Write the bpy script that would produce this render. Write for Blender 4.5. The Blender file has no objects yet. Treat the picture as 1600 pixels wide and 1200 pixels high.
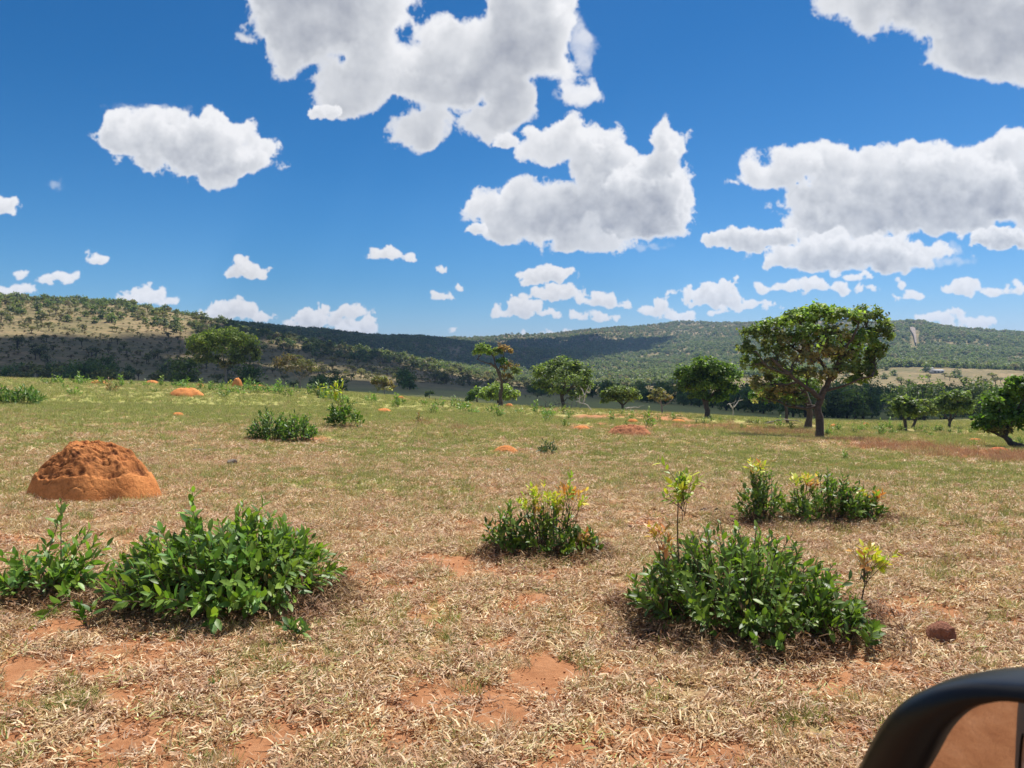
import bpy, math, random
import numpy as np
from mathutils import Vector

random.seed(7)
RNG = np.random.default_rng(7)
S = bpy.context.scene
COL = S.collection

# ------------------------------------------------------------------ camera, sky, sun, exposure
F = 1209.0                      # focal length in photograph pixels (1600 wide)
HZ = 580.0                      # eye level row
CAMZ = 1.75
PITCH = math.atan((600 - HZ) / F)
cam = bpy.data.cameras.new('camera')
cam.sensor_width = 36; cam.lens = 36 * F / 1600
cam.clip_start = 0.05; cam.clip_end = 9000
cam.dof.use_dof = True; cam.dof.focus_distance = 14; cam.dof.aperture_fstop = 13.0
camo = bpy.data.objects.new('camera', cam); COL.objects.link(camo)
camo.location = (0, 0, CAMZ)
camo.rotation_euler = (math.pi / 2 - PITCH, 0, 0)
S.camera = camo

SUN_EL = math.radians(64); SUN_AZ = math.radians(38)      # azimuth to the right of the view direction (+Y)
L = Vector((math.sin(SUN_AZ) * math.cos(SUN_EL), math.cos(SUN_AZ) * math.cos(SUN_EL), math.sin(SUN_EL)))
sun = bpy.data.lights.new('sun', 'SUN'); sun.energy = 5.0; sun.angle = math.radians(0.53); sun.color = (1.0, 0.955, 0.88)
suno = bpy.data.objects.new('sun', sun); COL.objects.link(suno)
suno.rotation_euler = L.to_track_quat('Z', 'Y').to_euler()
suno.location = (0, 0, 50)
S.view_settings.view_transform = 'Standard'; S.view_settings.look = 'None'
EXPO = 0.46
S.view_settings.exposure = EXPO; S.view_settings.gamma = 1.0
S.view_settings.use_curve_mapping = False
S.cycles.max_bounces = 6; S.cycles.diffuse_bounces = 3; S.cycles.glossy_bounces = 2
S.cycles.transmission_bounces = 3; S.cycles.transparent_max_bounces = 4; S.cycles.volume_bounces = 0
S.cycles.sample_clamp_indirect = 4

# ------------------------------------------------------------------ numpy noise
_P = np.random.default_rng(11).permutation(4096)
_G = np.random.default_rng(12).uniform(0, 2 * np.pi, 4096)
_GX = np.cos(_G).astype(np.float32); _GY = np.sin(_G).astype(np.float32)
def pn(x, y, seed=0):
    x = np.asarray(x, np.float64) + seed * 17.31; y = np.asarray(y, np.float64) - seed * 9.77
    xi = np.floor(x).astype(np.int64); yi = np.floor(y).astype(np.int64)
    fx = (x - xi).astype(np.float32); fy = (y - yi).astype(np.float32)
    u = fx * fx * fx * (fx * (fx * 6 - 15) + 10); v = fy * fy * fy * (fy * (fy * 6 - 15) + 10)
    def g(ix, iy, dx, dy):
        h = _P[(_P[ix & 4095] + iy) & 4095]
        return _GX[h] * dx + _GY[h] * dy
    a = g(xi, yi, fx, fy); b = g(xi + 1, yi, fx - 1, fy)
    c = g(xi, yi + 1, fx, fy - 1); d = g(xi + 1, yi + 1, fx - 1, fy - 1)
    return ((a + (b - a) * u) * (1 - v) + (c + (d - c) * u) * v) * 1.5
def fbm(x, y, oct=4, seed=0, gain=.5):
    r = 0; a = 1; s = 0
    for i in range(oct):
        r = r + a * pn(x * 2 ** i, y * 2 ** i, seed + i * 3); s += a; a *= gain
    return r / s
def billow(x, y, oct=4, seed=0, gain=.5):
    r = 0; a = 1; s = 0
    for i in range(oct):
        r = r + a * (1 - 2 * np.abs(pn(x * 2 ** i, y * 2 ** i, seed + i * 5))); s += a; a *= gain
    return r / s
def sstep(a, b, x):
    t = np.clip((x - a) / (b - a), 0, 1); return t * t * (3 - 2 * t)

# ------------------------------------------------------------------ clouds computed as a direction map for the sky
_H3 = np.random.default_rng(21).permutation(4096).astype(np.int64)
_v3 = unit3 = None
_V3 = np.random.default_rng(22).normal(size=(4096, 3)).astype(np.float32); _V3 /= np.linalg.norm(_V3, axis=1, keepdims=True)
def pn3(x, y, z):
    xi = np.floor(x); yi = np.floor(y); zi = np.floor(z)
    fx = x - xi; fy = y - yi; fz = z - zi
    xi = xi.astype(np.int32); yi = yi.astype(np.int32); zi = zi.astype(np.int32)
    u = fx * fx * (3 - 2 * fx); v = fy * fy * (3 - 2 * fy); w = fz * fz * (3 - 2 * fz)
    P_ = _H3; r = 0
    for dx in (0, 1):
        px_ = P_[(xi + dx) & 4095]; wx = u if dx else 1 - u
        for dy in (0, 1):
            py_ = P_[(px_ + yi + dy) & 4095]; wy = wx * (v if dy else 1 - v)
            for dz in (0, 1):
                g = _V3[P_[(py_ + zi + dz) & 4095]]
                r = r + (g[:, 0] * (fx - dx) + g[:, 1] * (fy - dy) + g[:, 2] * (fz - dz)) * (wy * (w if dz else 1 - w))
    return r * 1.7
def build_cloud_map(W=6144, H=1536, extra=True):
    """Equirectangular map of the upper half of the sky. Each cloud is a small 3-D density volume of noisy ellipsoids, lit from the sun's direction and summed along the line of sight.
    R = brightness, G = cover."""
    ppd = W / 360.0
    bri = np.zeros((H, W), np.float32); cov = np.zeros((H, W), np.float32)
    cp, sp = math.cos(PITCH), math.sin(PITCH); Ls = np.array(L[:])
    def patch(ell, seed, front=True, sc=None, rag=1.0, dens=1.0, ext=1.0, nz=22, thin=1.0):
        E_ = np.array(ell, float)
        if not front: E_ = E_ * 22
        pad = 1.0 if front else 1.0
        x0 = (E_[:, 0] - E_[:, 2] * 1.35).min() - 6; x1 = (E_[:, 0] + E_[:, 2] * 1.35).max() + 6
        y0 = (E_[:, 1] - E_[:, 3] * 1.45).min() - 6; y1 = (E_[:, 1] + E_[:, 3] * 1.45).max() + 6
        if front:
            cs_ = []
            for X in np.linspace(x0, x1, 6):
                for Y in np.linspace(y0, y1, 6):
                    a = (X - 800) / F; b = (600 - Y) / F; v = (a, cp + b * sp, -sp + b * cp)
                    cs_.append((math.degrees(math.atan2(v[0], v[1])), math.degrees(math.atan2(v[2], math.hypot(v[0], v[1])))))
            cs_ = np.array(cs_); a0, e0 = cs_.min(0); a1, e1 = cs_.max(0)
        else: a0, a1, e0, e1 = x0 / 22, x1 / 22, y0 / 22, y1 / 22
        c0 = int((a0 + 180) * ppd); c1 = int((a1 + 180) * ppd) + 1; r0 = max(0, int(e0 / 90 * H)); r1 = min(H, int(e1 / 90 * H) + 1)
        if r1 - r0 < 3: return
        az = np.radians((np.arange(c0, c1) + .5) / ppd - 180)[None, :]; el = np.radians((np.arange(r0, r1) + .5) / H * 90)[:, None]
        if front:
            vx = np.sin(az) * np.cos(el); vy = np.cos(az) * np.cos(el); vz = np.sin(el) + 0 * az
            fw = vy * cp - vz * sp; X = 800 + F * vx / fw; Y = 600 - F * (vy * sp + vz * cp) / fw
        else: X = np.degrees(az) * 22 + 0 * el; Y = -(np.degrees(el) * 22 + 0 * az); E_[:, 1] *= -1
        s = sc or max(8.0, .5 * float(np.median(E_[:, 3])) + .2 * float(E_[:, 3].max()))
        R0, C0 = X.shape; zr = 1.25 * min(float(E_[:, 3].max()), 3 * s); zz = np.linspace(-zr, zr, nz)
        jz = np.random.default_rng(seed).normal(0, .25, len(E_)) * E_[:, 3]
        Fd = np.full((R0, nz, C0), -3.0, np.float32)
        wx = X + s * 1.1 * fbm(X / (s * 3), Y / (s * 3), 3, seed + 40); wy = Y + s * .8 * fbm(X / (s * 3), Y / (s * 3), 3, seed + 50)
        for i, (cx, cy, rx, ry) in enumerate(E_):
            dy = wy - cy; q2 = ((wx - cx) / rx) ** 2 + (dy / np.where(dy > 0, ry * .88, ry * 1.05)) ** 2
            q = np.sqrt(q2[:, None, :] + (((zz - jz[i]) / max(ry * 1.05, .45 * min(rx, 2 * ry))) ** 2)[None, :, None])
            f_ = ((1 - q) * min(1.7, ry / s) * 1.15).astype(np.float32)
            h = np.clip(.5 + .5 * (f_ - Fd) / .22, 0, 1); Fd = Fd * (1 - h) + f_ * h + .22 * h * (1 - h)
        m = Fd > -.75 * rag; idx = np.nonzero(m)
        if len(idx[0]) == 0: return
        xs = (X[idx[0], idx[2]] / s).astype(np.float32) + seed * 1.7; ys = (Y[idx[0], idx[2]] / s).astype(np.float32); zs = (zz[idx[1]] / s).astype(np.float32)
        oc = max(2, min(6, int(math.log2(max(2.2, s / 1.7)))))
        n = 0; a_ = 1.0; sm = 0; fr = .75
        for o in range(oc + 1):
            g = pn3(xs * fr, ys * fr, zs * fr + 7 * o)
            n = n + a_ * (g if o == 0 else (.55 - 1.25 * np.abs(g))); sm += a_; a_ *= .58; fr *= 2.03
        D = np.full(Fd.shape, -1, np.float32); D[idx] = Fd[idx] - .17 + rag * n / sm * 1.45
        rho = np.clip(D * 5.5 / thin, 0, 1) ** (1 if thin == 1 else 1.3) * dens
        # sun direction seen in the cloud's own frame: right, up, away from the eye
        am = float(az.mean()); em = float(el.mean()); vv = np.array([math.sin(am) * math.cos(em), math.cos(am) * math.cos(em), math.sin(em)]); rt = np.array([math.cos(am), -math.sin(am), 0]); up = np.cross(rt, vv)
        lx, lu, lb = Ls @ rt, max(.3, Ls @ up), Ls @ vv
        pxs = F / 57.3 / ppd if front else 22 / ppd     # photo pixels per map row
        dz_ = zz[1] - zz[0]; sx = lx / lu; sz = lb / lu * pxs / dz_; sl = pxs / lu / s
        tau = np.zeros_like(rho); cur = np.zeros((nz, C0), np.float32); accx = 0.0; accz = 0.0
        for r in range(R0 - 1, -1, -1):
            accx += sx; ix = int(accx); accx -= ix
            if ix: cur = np.roll(cur, -ix, 1)
            f = min(.95, abs(sz)); cur = cur * (1 - f) + np.roll(cur, -1 if sz > 0 else 1, 0) * f
            cur[-1 if sz > 0 else 0] *= (1 - f)
            if r % 2 == 0: cur = .16 * np.roll(cur, 1, 1) + .68 * cur + .16 * np.roll(cur, -1, 1)
            cur = cur + rho[r] * sl; tau[r] = cur
        e = 1.35 * ext
        light = .52 * np.exp(-e * tau) + .36 * np.exp(-e * .18 * tau) + .33
        T = np.ones((R0, C0), np.float32); col = np.zeros((R0, C0), np.float32); ds = dz_ / s
        for k in range(nz):
            al = 1 - np.exp(-rho[:, k] * ds * 7.0); col += T * al * light[:, k]; T *= 1 - al
        a = 1 - T; b = np.where(a > 1e-3, col / np.maximum(a, 1e-3), 1.0); N_ = rho.sum(1) * ds; b = b + (1.06 - b) * (.55 * np.exp(-N_ * 1.1) + .35 * np.exp(-N_ * .38)); b = b + .22 * fbm(X / (s * 1.1), Y / (s * 1.1), 4, seed + 90, .6) * (1 - np.exp(-N_)); b = np.clip(b, .2, 1.1) / 1.1
        cc = np.arange(c0, c1) % W; B = bri[r0:r1, cc]; A = cov[r0:r1, cc]; nA = a + A * (1 - a)
        bri[r0:r1, cc] = np.where(nA > 1e-4, (b * a + B * A * (1 - a)) / np.maximum(nA, 1e-4), b); cov[r0:r1, cc] = nA
    big = [
        ([(510, 10, 120, 95), (470, 65, 50, 52), (600, 105, 105, 56), (560, 140, 62, 34), (700, 112, 112, 72), (735, 182, 78, 42), (775, 200, 48, 30), (815, 65, 70, 82), (705, 62, 50, 40), (850, 20, 42, 66), (480, -120, 130, 90), (800, -110, 100, 70), (670, 205, 42, 24), (780, 140, 60, 60)], 1, 1.0),
        ([(232, 213, 68, 36), (305, 215, 85, 40), (335, 252, 66, 38), (394, 244, 48, 26), (270, 238, 70, 30), (195, 205, 30, 26), (325, 280, 30, 16)], 2, .7),
        ([(903, 216, 56, 31), (862, 226, 32, 24), (945, 256, 52, 32), (1000, 285, 55, 42), (1040, 235, 26, 36), (1030, 310, 50, 62), (985, 320, 70, 52), (860, 335, 110, 42), (800, 318, 46, 28), (900, 362, 110, 28), (830, 358, 60, 24), (1060, 345, 26, 20)], 3, 1.0),
        ([(1205, 275, 50, 22), (1270, 255, 68, 30), (1320, 268, 60, 28), (1390, 290, 90, 44), (1460, 265, 85, 42), (1530, 255, 62, 34), (1400, 330, 170, 40), (1500, 320, 100, 48), (1570, 300, 60, 46), (1290, 350, 60, 26), (1585, 232, 48, 30), (1620, 300, 60, 50), (1300, 310, 60, 26)], 4, .95),
        ([(1340, 398, 135, 30), (1420, 402, 60, 22), (1260, 407, 58, 20), (1300, 388, 60, 24)], 5, 1.0),
        ([(1480, 10, 130, 62), (1390, 5, 80, 40), (1560, 50, 90, 62), (1510, 70, 70, 38), (1620, 90, 70, 56), (1480, -90, 240, 90), (1600, 20, 90, 76)], 6, 1.1),
    ]
    for e, sd, k in big: patch(e, sd, ext=k, nz=26, thin=1.5, rag=1.18)
    patch([(1165, 376, 56, 18), (1215, 372, 28, 18), (1135, 376, 34, 12)], 8); patch([(1560, 373, 56, 16), (1600, 375, 40, 14)], 9)
    patch([(907, 147, 32, 22), (890, 135, 20, 14)], 10, dens=.16, thin=2, rag=1.5); patch([(905, 60, 18, 32), (915, 88, 14, 26), (898, 35, 10, 14)], 11, dens=.05, thin=2, rag=1.9)
    patch([(510, 176, 26, 12)], 12, dens=.5); patch([(748, 361, 16, 10)], 13, dens=.6); patch([(195, 168, 14, 8), (235, 172, 60, 9)], 14, dens=.04, thin=3, rag=1.3); patch([(790, 222, 20, 12)], 15, dens=.4)
    sm_ = [[(157, 403, 20, 8), (145, 398, 12, 9)], [(92, 435, 32, 9), (75, 431, 16, 7)], [(233, 459, 42, 14), (215, 465, 28, 12)], [(383, 417, 24, 16), (365, 428, 18, 9), (402, 428, 18, 8)],
          [(20, 453, 36, 12)], [(5, 320, 30, 15)], [(28, 430, 10, 6)], [(366, 482, 34, 17), (345, 492, 26, 14), (385, 492, 16, 10)], [(415, 499, 15, 7)],
          [(486, 500, 26, 18), (465, 506, 20, 10), (500, 484, 12, 8)], [(540, 487, 34, 10), (528, 503, 20, 10)], [(565, 512, 26, 16), (580, 500, 14, 8)], [(605, 398, 28, 12), (635, 398, 14, 5)],
          [(688, 461, 11, 6), (704, 460, 9, 6)], [(688, 421, 9, 6)], [(722, 447, 6, 5)], [(706, 516, 10, 4)],
          [(860, 430, 40, 17), (828, 438, 28, 9)], [(878, 457, 40, 14), (845, 462, 34, 7)], [(812, 482, 34, 14), (855, 489, 34, 8), (785, 490, 24, 7)], [(940, 470, 32, 12), (968, 475, 20, 7)], [(930, 495, 36, 8)],
          [(1040, 474, 13, 13), (1026, 486, 24, 9), (1050, 497, 32, 9)], [(1108, 458, 46, 15), (1140, 448, 20, 12), (1168, 479, 42, 8), (1120, 472, 40, 11)],
          [(1235, 449, 56, 10), (1310, 449, 58, 9), (1265, 442, 24, 11)], [(1425, 461, 22, 8)], [(1412, 446, 10, 6)], [(1505, 449, 34, 13), (1545, 456, 40, 6)], [(1588, 449, 20, 7)],
          [(1470, 498, 40, 11), (1520, 507, 34, 9), (1485, 491, 24, 9)], [(1580, 520, 40, 5)], [(850, 521, 26, 5)], [(1108, 490, 12, 5)], [(1132, 482, 10, 5)], [(1335, 431, 26, 7)], [(885, 520, 16, 4)], [(240, 470, 30, 8)], [(545, 516, 34, 9)]]
    for i, e in enumerate(sm_): patch([(q_[0], q_[1], q_[2] * .9, q_[3] * .92) for q_ in e], 100 + i * 3, sc=12, nz=12, ext=.6, dens=.8)
    for i, (x, y, rx, ry) in enumerate([(88, 290, 12, 9), (1000, 385, 40, 7), (1465, 408, 50, 10), (1490, 392, 12, 12)]): patch([(x, y, rx, ry)], 300 + i, dens=.035, thin=3, nz=10, rag=1.3)
    rr = random.Random(5)
    for i in range(110 if extra else 0):        # the same broken cumulus goes on all round
        el = 3 + 62 * rr.random() ** 1.7; az = rr.uniform(38, 322)
        if el > 32: az = rr.uniform(-180, 180)
        if az > 180: az -= 360
        w = (1.2 + el * .14) * rr.uniform(.7, 1.6)
        if abs(az) > 176 - w * 2: continue
        if abs(az) < 37 + w and el < 30 + w: continue
        ca = math.degrees(math.acos(min(1, max(-1, math.sin(math.radians(el)) * math.sin(SUN_EL) + math.cos(math.radians(el)) * math.cos(SUN_EL) * math.cos(math.radians(az) - SUN_AZ)))))
        if ca < 14 + w: continue
        st = 1 / max(.35, math.cos(math.radians(el)))
        e = [(az + rr.uniform(-1, 1) * w * st, el + rr.uniform(-.35, .35) * w, w * st * rr.uniform(.4, .8), w * rr.uniform(.22, .42)) for _ in range(6)]
        patch(e, 500 + i, front=False, nz=8)
    px = np.ones((H, W, 4), np.float32)
    px[..., 0] = bri; px[..., 1] = cov; px[..., 2] = bri
    return px

_cm = build_cloud_map()
cimg = bpy.data.images.new('cloud_map', _cm.shape[1], _cm.shape[0], alpha=False, float_buffer=False)
cimg.colorspace_settings.name = 'Non-Color'
cimg.pixels.foreach_set(_cm.ravel()); cimg.update(); cimg.pack()
del _cm

W_ = bpy.data.worlds.new('World'); S.world = W_; W_.use_nodes = True
nt = W_.node_tree; nt.nodes.clear()
def N(t, kind, **kw):
    n = t.nodes.new(kind)
    for k, v in kw.items():
        if k in n.inputs: n.inputs[k].default_value = v
        else: setattr(n, k, v)
    return n
def M(t, op, a, b=None, c=None):
    n = t.nodes.new('ShaderNodeMath'); n.operation = op
    for i, v in enumerate((a, b, c)):
        if v is None: continue
        if isinstance(v, (int, float)): n.inputs[i].default_value = v
        else: t.links.new(v, n.inputs[i])
    return n.outputs[0]
def MIX(t, fac, a, b, blend='MIX'):
    n = t.nodes.new('ShaderNodeMix'); n.data_type = 'RGBA'; n.blend_type = blend
    for i, v in ((0, fac), (6, a), (7, b)):
        if isinstance(v, (int, float)): n.inputs[i].default_value = v
        elif isinstance(v, tuple): n.inputs[i].default_value = (*v[:3], 1)
        else: t.links.new(v, n.inputs[i])
    return n.outputs[2]
sky = N(nt, 'ShaderNodeTexSky', sky_type='NISHITA', sun_disc=False, sun_elevation=SUN_EL, sun_rotation=SUN_AZ,
        altitude=900, air_density=1.0, dust_density=0.35, ozone_density=2.2)
tc = N(nt, 'ShaderNodeTexCoord'); sep = N(nt, 'ShaderNodeSeparateXYZ'); nt.links.new(tc.outputs['Generated'], sep.inputs[0])
azn = M(nt, 'ARCTAN2', sep.outputs[0], sep.outputs[1])
u_ = M(nt, 'MULTIPLY_ADD', azn, 1 / (2 * math.pi), .5)
eln = M(nt, 'ARCSINE', sep.outputs[2])
v_ = M(nt, 'MULTIPLY', eln, 2 / math.pi)
vm = M(nt, 'MAXIMUM', v_, 0.0006)
cmb = N(nt, 'ShaderNodeCombineXYZ'); nt.links.new(u_, cmb.inputs[0]); nt.links.new(vm, cmb.inputs[1])
it = N(nt, 'ShaderNodeTexImage', image=cimg, extension='EXTEND', interpolation='Cubic')
nt.links.new(cmb.outputs[0], it.inputs[0])
cs = N(nt, 'ShaderNodeSeparateColor'); nt.links.new(it.outputs[0], cs.inputs[0])
ccol = N(nt, 'ShaderNodeValToRGB'); nt.links.new(cs.outputs[0], ccol.inputs[0])
el_ = ccol.color_ramp.elements
el_[0].position = .30; el_[0].color = (.30, .325, .40, 1)
el_[1].position = 1.0; el_[1].color = (1.0, 1.0, 1.02, 1)
e_ = el_.new(.66); e_.color = (.69, .71, .75, 1)
SKYS = 0.105
scl = N(nt, 'ShaderNodeVectorMath', operation='SCALE'); nt.links.new(ccol.outputs[0], scl.inputs[0]); scl.inputs['Scale'].default_value = 0.96 / 2 ** EXPO / SKYS
tint = MIX(nt, 1.0, sky.outputs[0], (.62, .93, 1.22), 'MULTIPLY')
ss_ = N(nt, 'ShaderNodeSeparateColor'); nt.links.new(tint, ss_.inputs[0]); sc_ = N(nt, 'ShaderNodeCombineColor')
for i_, (ref, gain, pw) in enumerate(((.24, .155, 2.2), (.51, .41, 1.38), (.84, .69, 1.28))):
    nt.links.new(M(nt, 'MULTIPLY', M(nt, 'POWER', M(nt, 'MULTIPLY', ss_.outputs[i_], SKYS / ref), pw), gain / 2 ** EXPO / SKYS), sc_.inputs[i_])
fin = MIX(nt, cs.outputs[1], sc_.outputs[0], scl.outputs[0])
bg = N(nt, 'ShaderNodeBackground', Strength=SKYS); nt.links.new(fin, bg.inputs[0])
wo = N(nt, 'ShaderNodeOutputWorld'); nt.links.new(bg.outputs[0], wo.inputs[0])
W_.cycles.sampling_method = 'MANUAL'; W_.cycles.sample_map_resolution = 512

# ------------------------------------------------------------------ terrain height from surveyed sight lines
DD = np.array([0, 6, 12, 25, 40, 60, 80, 110, 150, 200, 280, 400, 520, 700, 900, 1150, 1500, 2000, 3000], float)
TAB = {
    -400: [756, 662, 628, 608, 598, 590, 606, 606, 588, 522, 459, 474, 500, 510, 515, 520, 560],
    0:    [756, 664, 630, 610, 600, 589, 606, 606, 588, 520, 463, 476, 500, 510, 515, 520, 560],
    200:  [756, 666, 634, 614, 604, 595, 610, 606, 590, 528, 471, 482, 500, 510, 515, 520, 560],
    400:  [756, 667, 637, 618, 608, 601, 615, 611, 598, 558, 519, 523, 506, 520, 525, 530, 560],
    600:  [756, 670, 643, 625, 617, 618, 618, 611, 600, 575, 555, 562, 524, 530, 534, 540, 560],
    800:  [757, 675, 650, 636, 637, 640, 634, 623, 611, 598, 600, 585, 548, 548, 528, 533, 560],
    1000: [758, 680, 658, 643, 645, 645, 637, 628, 618, 606, 600, 586, 566, 545, 509, 516, 560],
    1200: [759, 690, 668, 657, 655, 653, 650, 641, 624, 606, 588, 579, 555, 524, 503, 512, 560],
    1400: [761, 700, 676, 666, 661, 659, 657, 645, 622, 600, 580, 571, 548, 505, 508, 516, 560],
    1600: [763, 716, 690, 673, 663, 659, 656, 645, 625, 606, 588, 577, 560, 524, 532, 536, 560],
    2000: [765, 720, 694, 676, 665, 660, 657, 645, 625, 606, 588, 577, 560, 540, 545, 548, 560]}
_azc = []; _zc = []
for p_, r_ in sorted(TAB.items()):
    a = math.atan((p_ - 800) / F); _azc.append(a)
    z = CAMZ - (np.array(r_) - HZ) / F * DD[2:] * math.cos(a)
    _zc.append(np.concatenate([[0, 0], z]))
_azc = np.array(_azc); _zc = np.array(_zc)
_zc[:, 2] *= .5
_back = (_zc[0] + _zc[-1]) * .35
_azf = np.concatenate([[-math.pi, -math.pi * .6], _azc, [math.pi * .6, math.pi]])
_zf = np.vstack([_back, _back, _zc, _back, _back])
_NA, _ND = 1441, 500
_ga = np.linspace(-math.pi, math.pi, _NA); _gd = np.linspace(0, math.log(3601.0), _ND)
_d = np.exp(_gd) - 1
_A = np.array([np.interp(_d, DD, r) for r in _zf])
_T = np.array([np.interp(_ga, _azf, _A[:, j]) for j in range(_ND)]).T
def _sm(T, r, ax):
    k = np.exp(-np.linspace(-2, 2, 2 * r + 1) ** 2); k /= k.sum()
    pad = [(0, 0), (0, 0)]; pad[ax] = (r, r)
    Q = np.pad(T, pad, mode='wrap' if ax == 0 else 'edge')
    return sum(w * np.take(Q, range(i, i + T.shape[ax]), axis=ax) for i, w in enumerate(k))
_T = _sm(_sm(_T, 14, 0), 7, 1)
def ground(x, y):
    x = np.asarray(x, float); y = np.asarray(y, float)
    d = np.hypot(x, y); a = np.arctan2(x, y)
    ia = (a + math.pi) / (2 * math.pi) * (_NA - 1); jd = np.log(np.minimum(d, 3600) + 1) / _gd[-1] * (_ND - 1)
    i0 = np.clip(ia.astype(int), 0, _NA - 2); j0 = np.clip(jd.astype(int), 0, _ND - 2); fi = ia - i0; fj = jd - j0
    z = (_T[i0, j0] * (1 - fi) + _T[i0 + 1, j0] * fi) * (1 - fj) + (_T[i0, j0 + 1] * (1 - fi) + _T[i0 + 1, j0 + 1] * fi) * fj
    near = sstep(2.5, 6, d)
    z = z + .028 * near * fbm(x * .9, y * .9, 3, 3) + .09 * sstep(5, 20, d) * fbm(x * .12, y * .12, 3, 5)
    far = sstep(240, 420, d)
    z = z + far * (np.minimum(d, 1400) / 600) * (4.5 * fbm(x / 130, y / 130, 4, 8) - 3.0 * np.abs(pn(x / 210, y / 210, 21)) + 1.0)
    return z
def gz(x, y): return float(ground(np.array([x]), np.array([y]))[0])
_cp, _sp = math.cos(PITCH), math.sin(PITCH)
def ray(px, py):
    a = (px - 800) / F; b = (600 - py) / F
    return np.array([a, _cp + b * _sp, -_sp + b * _cp])
def hit(px, py, dmax=400):
    """where the sight line through a pixel of the photograph meets the ground"""
    r = ray(px, py); h = math.hypot(r[0], r[1])
    ds = np.concatenate([np.arange(2, 60, .05), np.arange(60, dmax, .5)]); t = ds / h
    g = ground(r[0] * t, r[1] * t); below = (CAMZ + r[2] * t) < g
    i = int(np.argmax(below)) if below.any() else len(ds) - 1
    x, y = r[0] * t[i], r[1] * t[i]
    return Vector((x, y, gz(x, y)))
def azd(px, d):
    """ground point at bearing of pixel column px, d metres off"""
    a = math.atan((px - 800) / F); x, y = math.sin(a) * d, math.cos(a) * d
    return Vector((x, y, gz(x, y)))

# ------------------------------------------------------------------ tagging
def tag(o, label=None, cat=None, group=None, kind=None):
    if label: o['label'] = label
    if cat: o['category'] = cat
    if group: o['group'] = group
    if kind: o['kind'] = kind
    return o
def empty(name, loc, rz=0):
    o = bpy.data.objects.new(name, None); COL.objects.link(o); o.location = loc; o.rotation_euler = (0, 0, rz)
    o.empty_display_size = .2
    return o

# ------------------------------------------------------------------ materials
def mat(name):
    m = bpy.data.materials.new(name); m.use_nodes = True; t = m.node_tree; t.nodes.clear()
    o = t.nodes.new('ShaderNodeOutputMaterial'); return m, t, o
def ramp(t, src, stops, interp='LINEAR'):
    r = t.nodes.new('ShaderNodeValToRGB'); r.color_ramp.interpolation = interp
    es = r.color_ramp.elements
    es[0].position = stops[0][0]; es[0].color = (*stops[0][1], 1); es[1].position = stops[-1][0]; es[1].color = (*stops[-1][1], 1)
    for p_, c in stops[1:-1]:
        e = es.new(p_); e.color = (*c, 1)
    t.links.new(src, r.inputs[0]); return r.outputs[0]
def noise(t, vec, scale, detail=4, rough=.55, out='Fac'):
    n = t.nodes.new('ShaderNodeTexNoise'); n.inputs['Scale'].default_value = scale; n.inputs['Detail'].default_value = detail; n.inputs['Roughness'].default_value = rough
    if vec is not None: t.links.new(vec, n.inputs['Vector'])
    return n.outputs[0] if out == 'Fac' else n.outputs[1]
def leaf_mat(name, rough=.45, trans=.35, spec=.4, var=.25, tcol=(1.25, 1.35, .55)):
    m, t, o = mat(name)
    a = t.nodes.new('ShaderNodeAttribute'); a.attribute_name = 'tint'
    oi = t.nodes.new('ShaderNodeObjectInfo')
    hs = t.nodes.new('ShaderNodeHueSaturation'); t.links.new(a.outputs[0], hs.inputs['Color'])
    t.links.new(M(t, 'MULTIPLY_ADD', oi.outputs['Random'], var, 1 - var / 2), hs.inputs['Value'])
    t.links.new(M(t, 'MULTIPLY_ADD', oi.outputs['Random'], .03, .485), hs.inputs['Hue'])
    p = t.nodes.new('ShaderNodeBsdfPrincipled'); t.links.new(hs.outputs[0], p.inputs['Base Color'])
    p.inputs['Roughness'].default_value = rough; p.inputs['Specular IOR Level'].default_value = spec
    if trans > 0:
        tr = t.nodes.new('ShaderNodeBsdfTranslucent'); t.links.new(MIX(t, 1.0, hs.outputs[0], tcol, 'MULTIPLY'), tr.inputs[0])
        mx = t.nodes.new('ShaderNodeMixShader'); mx.inputs[0].default_value = trans
        t.links.new(p.outputs[0], mx.inputs[1]); t.links.new(tr.outputs[0], mx.inputs[2]); t.links.new(mx.outputs[0], o.inputs[0])
    else: t.links.new(p.outputs[0], o.inputs[0])
    return m
MAT_LEAF = leaf_mat('glossy_leaf', .44, .36, .38)
MAT_CROWN = leaf_mat('tree_foliage', .5, .46, .35, .15, (1.45, 1.5, .6))
MAT_STRAW = leaf_mat('dry_straw', .6, .22, .3, .3, (1.1, 1.0, .8))
MAT_GRASS = leaf_mat('green_grass_blade', .5, .25, .3, .3, (1.1, 1.15, .7))
def bark_mat(name, c1, c2, scale=12):
    m, t, o = mat(name); tcn = t.nodes.new('ShaderNodeTexCoord')
    n = noise(t, tcn.outputs['Object'], scale, 6, .7)
    p = t.nodes.new('ShaderNodeBsdfPrincipled'); p.inputs['Roughness'].default_value = .9
    t.links.new(ramp(t, n, [(.3, c1), (.7, c2)]), p.inputs['Base Color'])
    b = t.nodes.new('ShaderNodeBump'); b.inputs['Strength'].default_value = .6; b.inputs['Distance'].default_value = .03
    t.links.new(n, b.inputs['Height']); t.links.new(b.outputs[0], p.inputs['Normal']); t.links.new(p.outputs[0], o.inputs[0])
    return m
MAT_BARK = bark_mat('dark_bark', (.045, .033, .026), (.13, .10, .08))
MAT_BARK_GREY = bark_mat('grey_bark', (.16, .13, .11), (.34, .30, .26))
MAT_DEAD = bark_mat('bleached_wood', (.36, .32, .28), (.62, .57, .52))
MAT_STEM = bark_mat('shrub_stem', (.10, .065, .04), (.22, .15, .09), 40)

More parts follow.
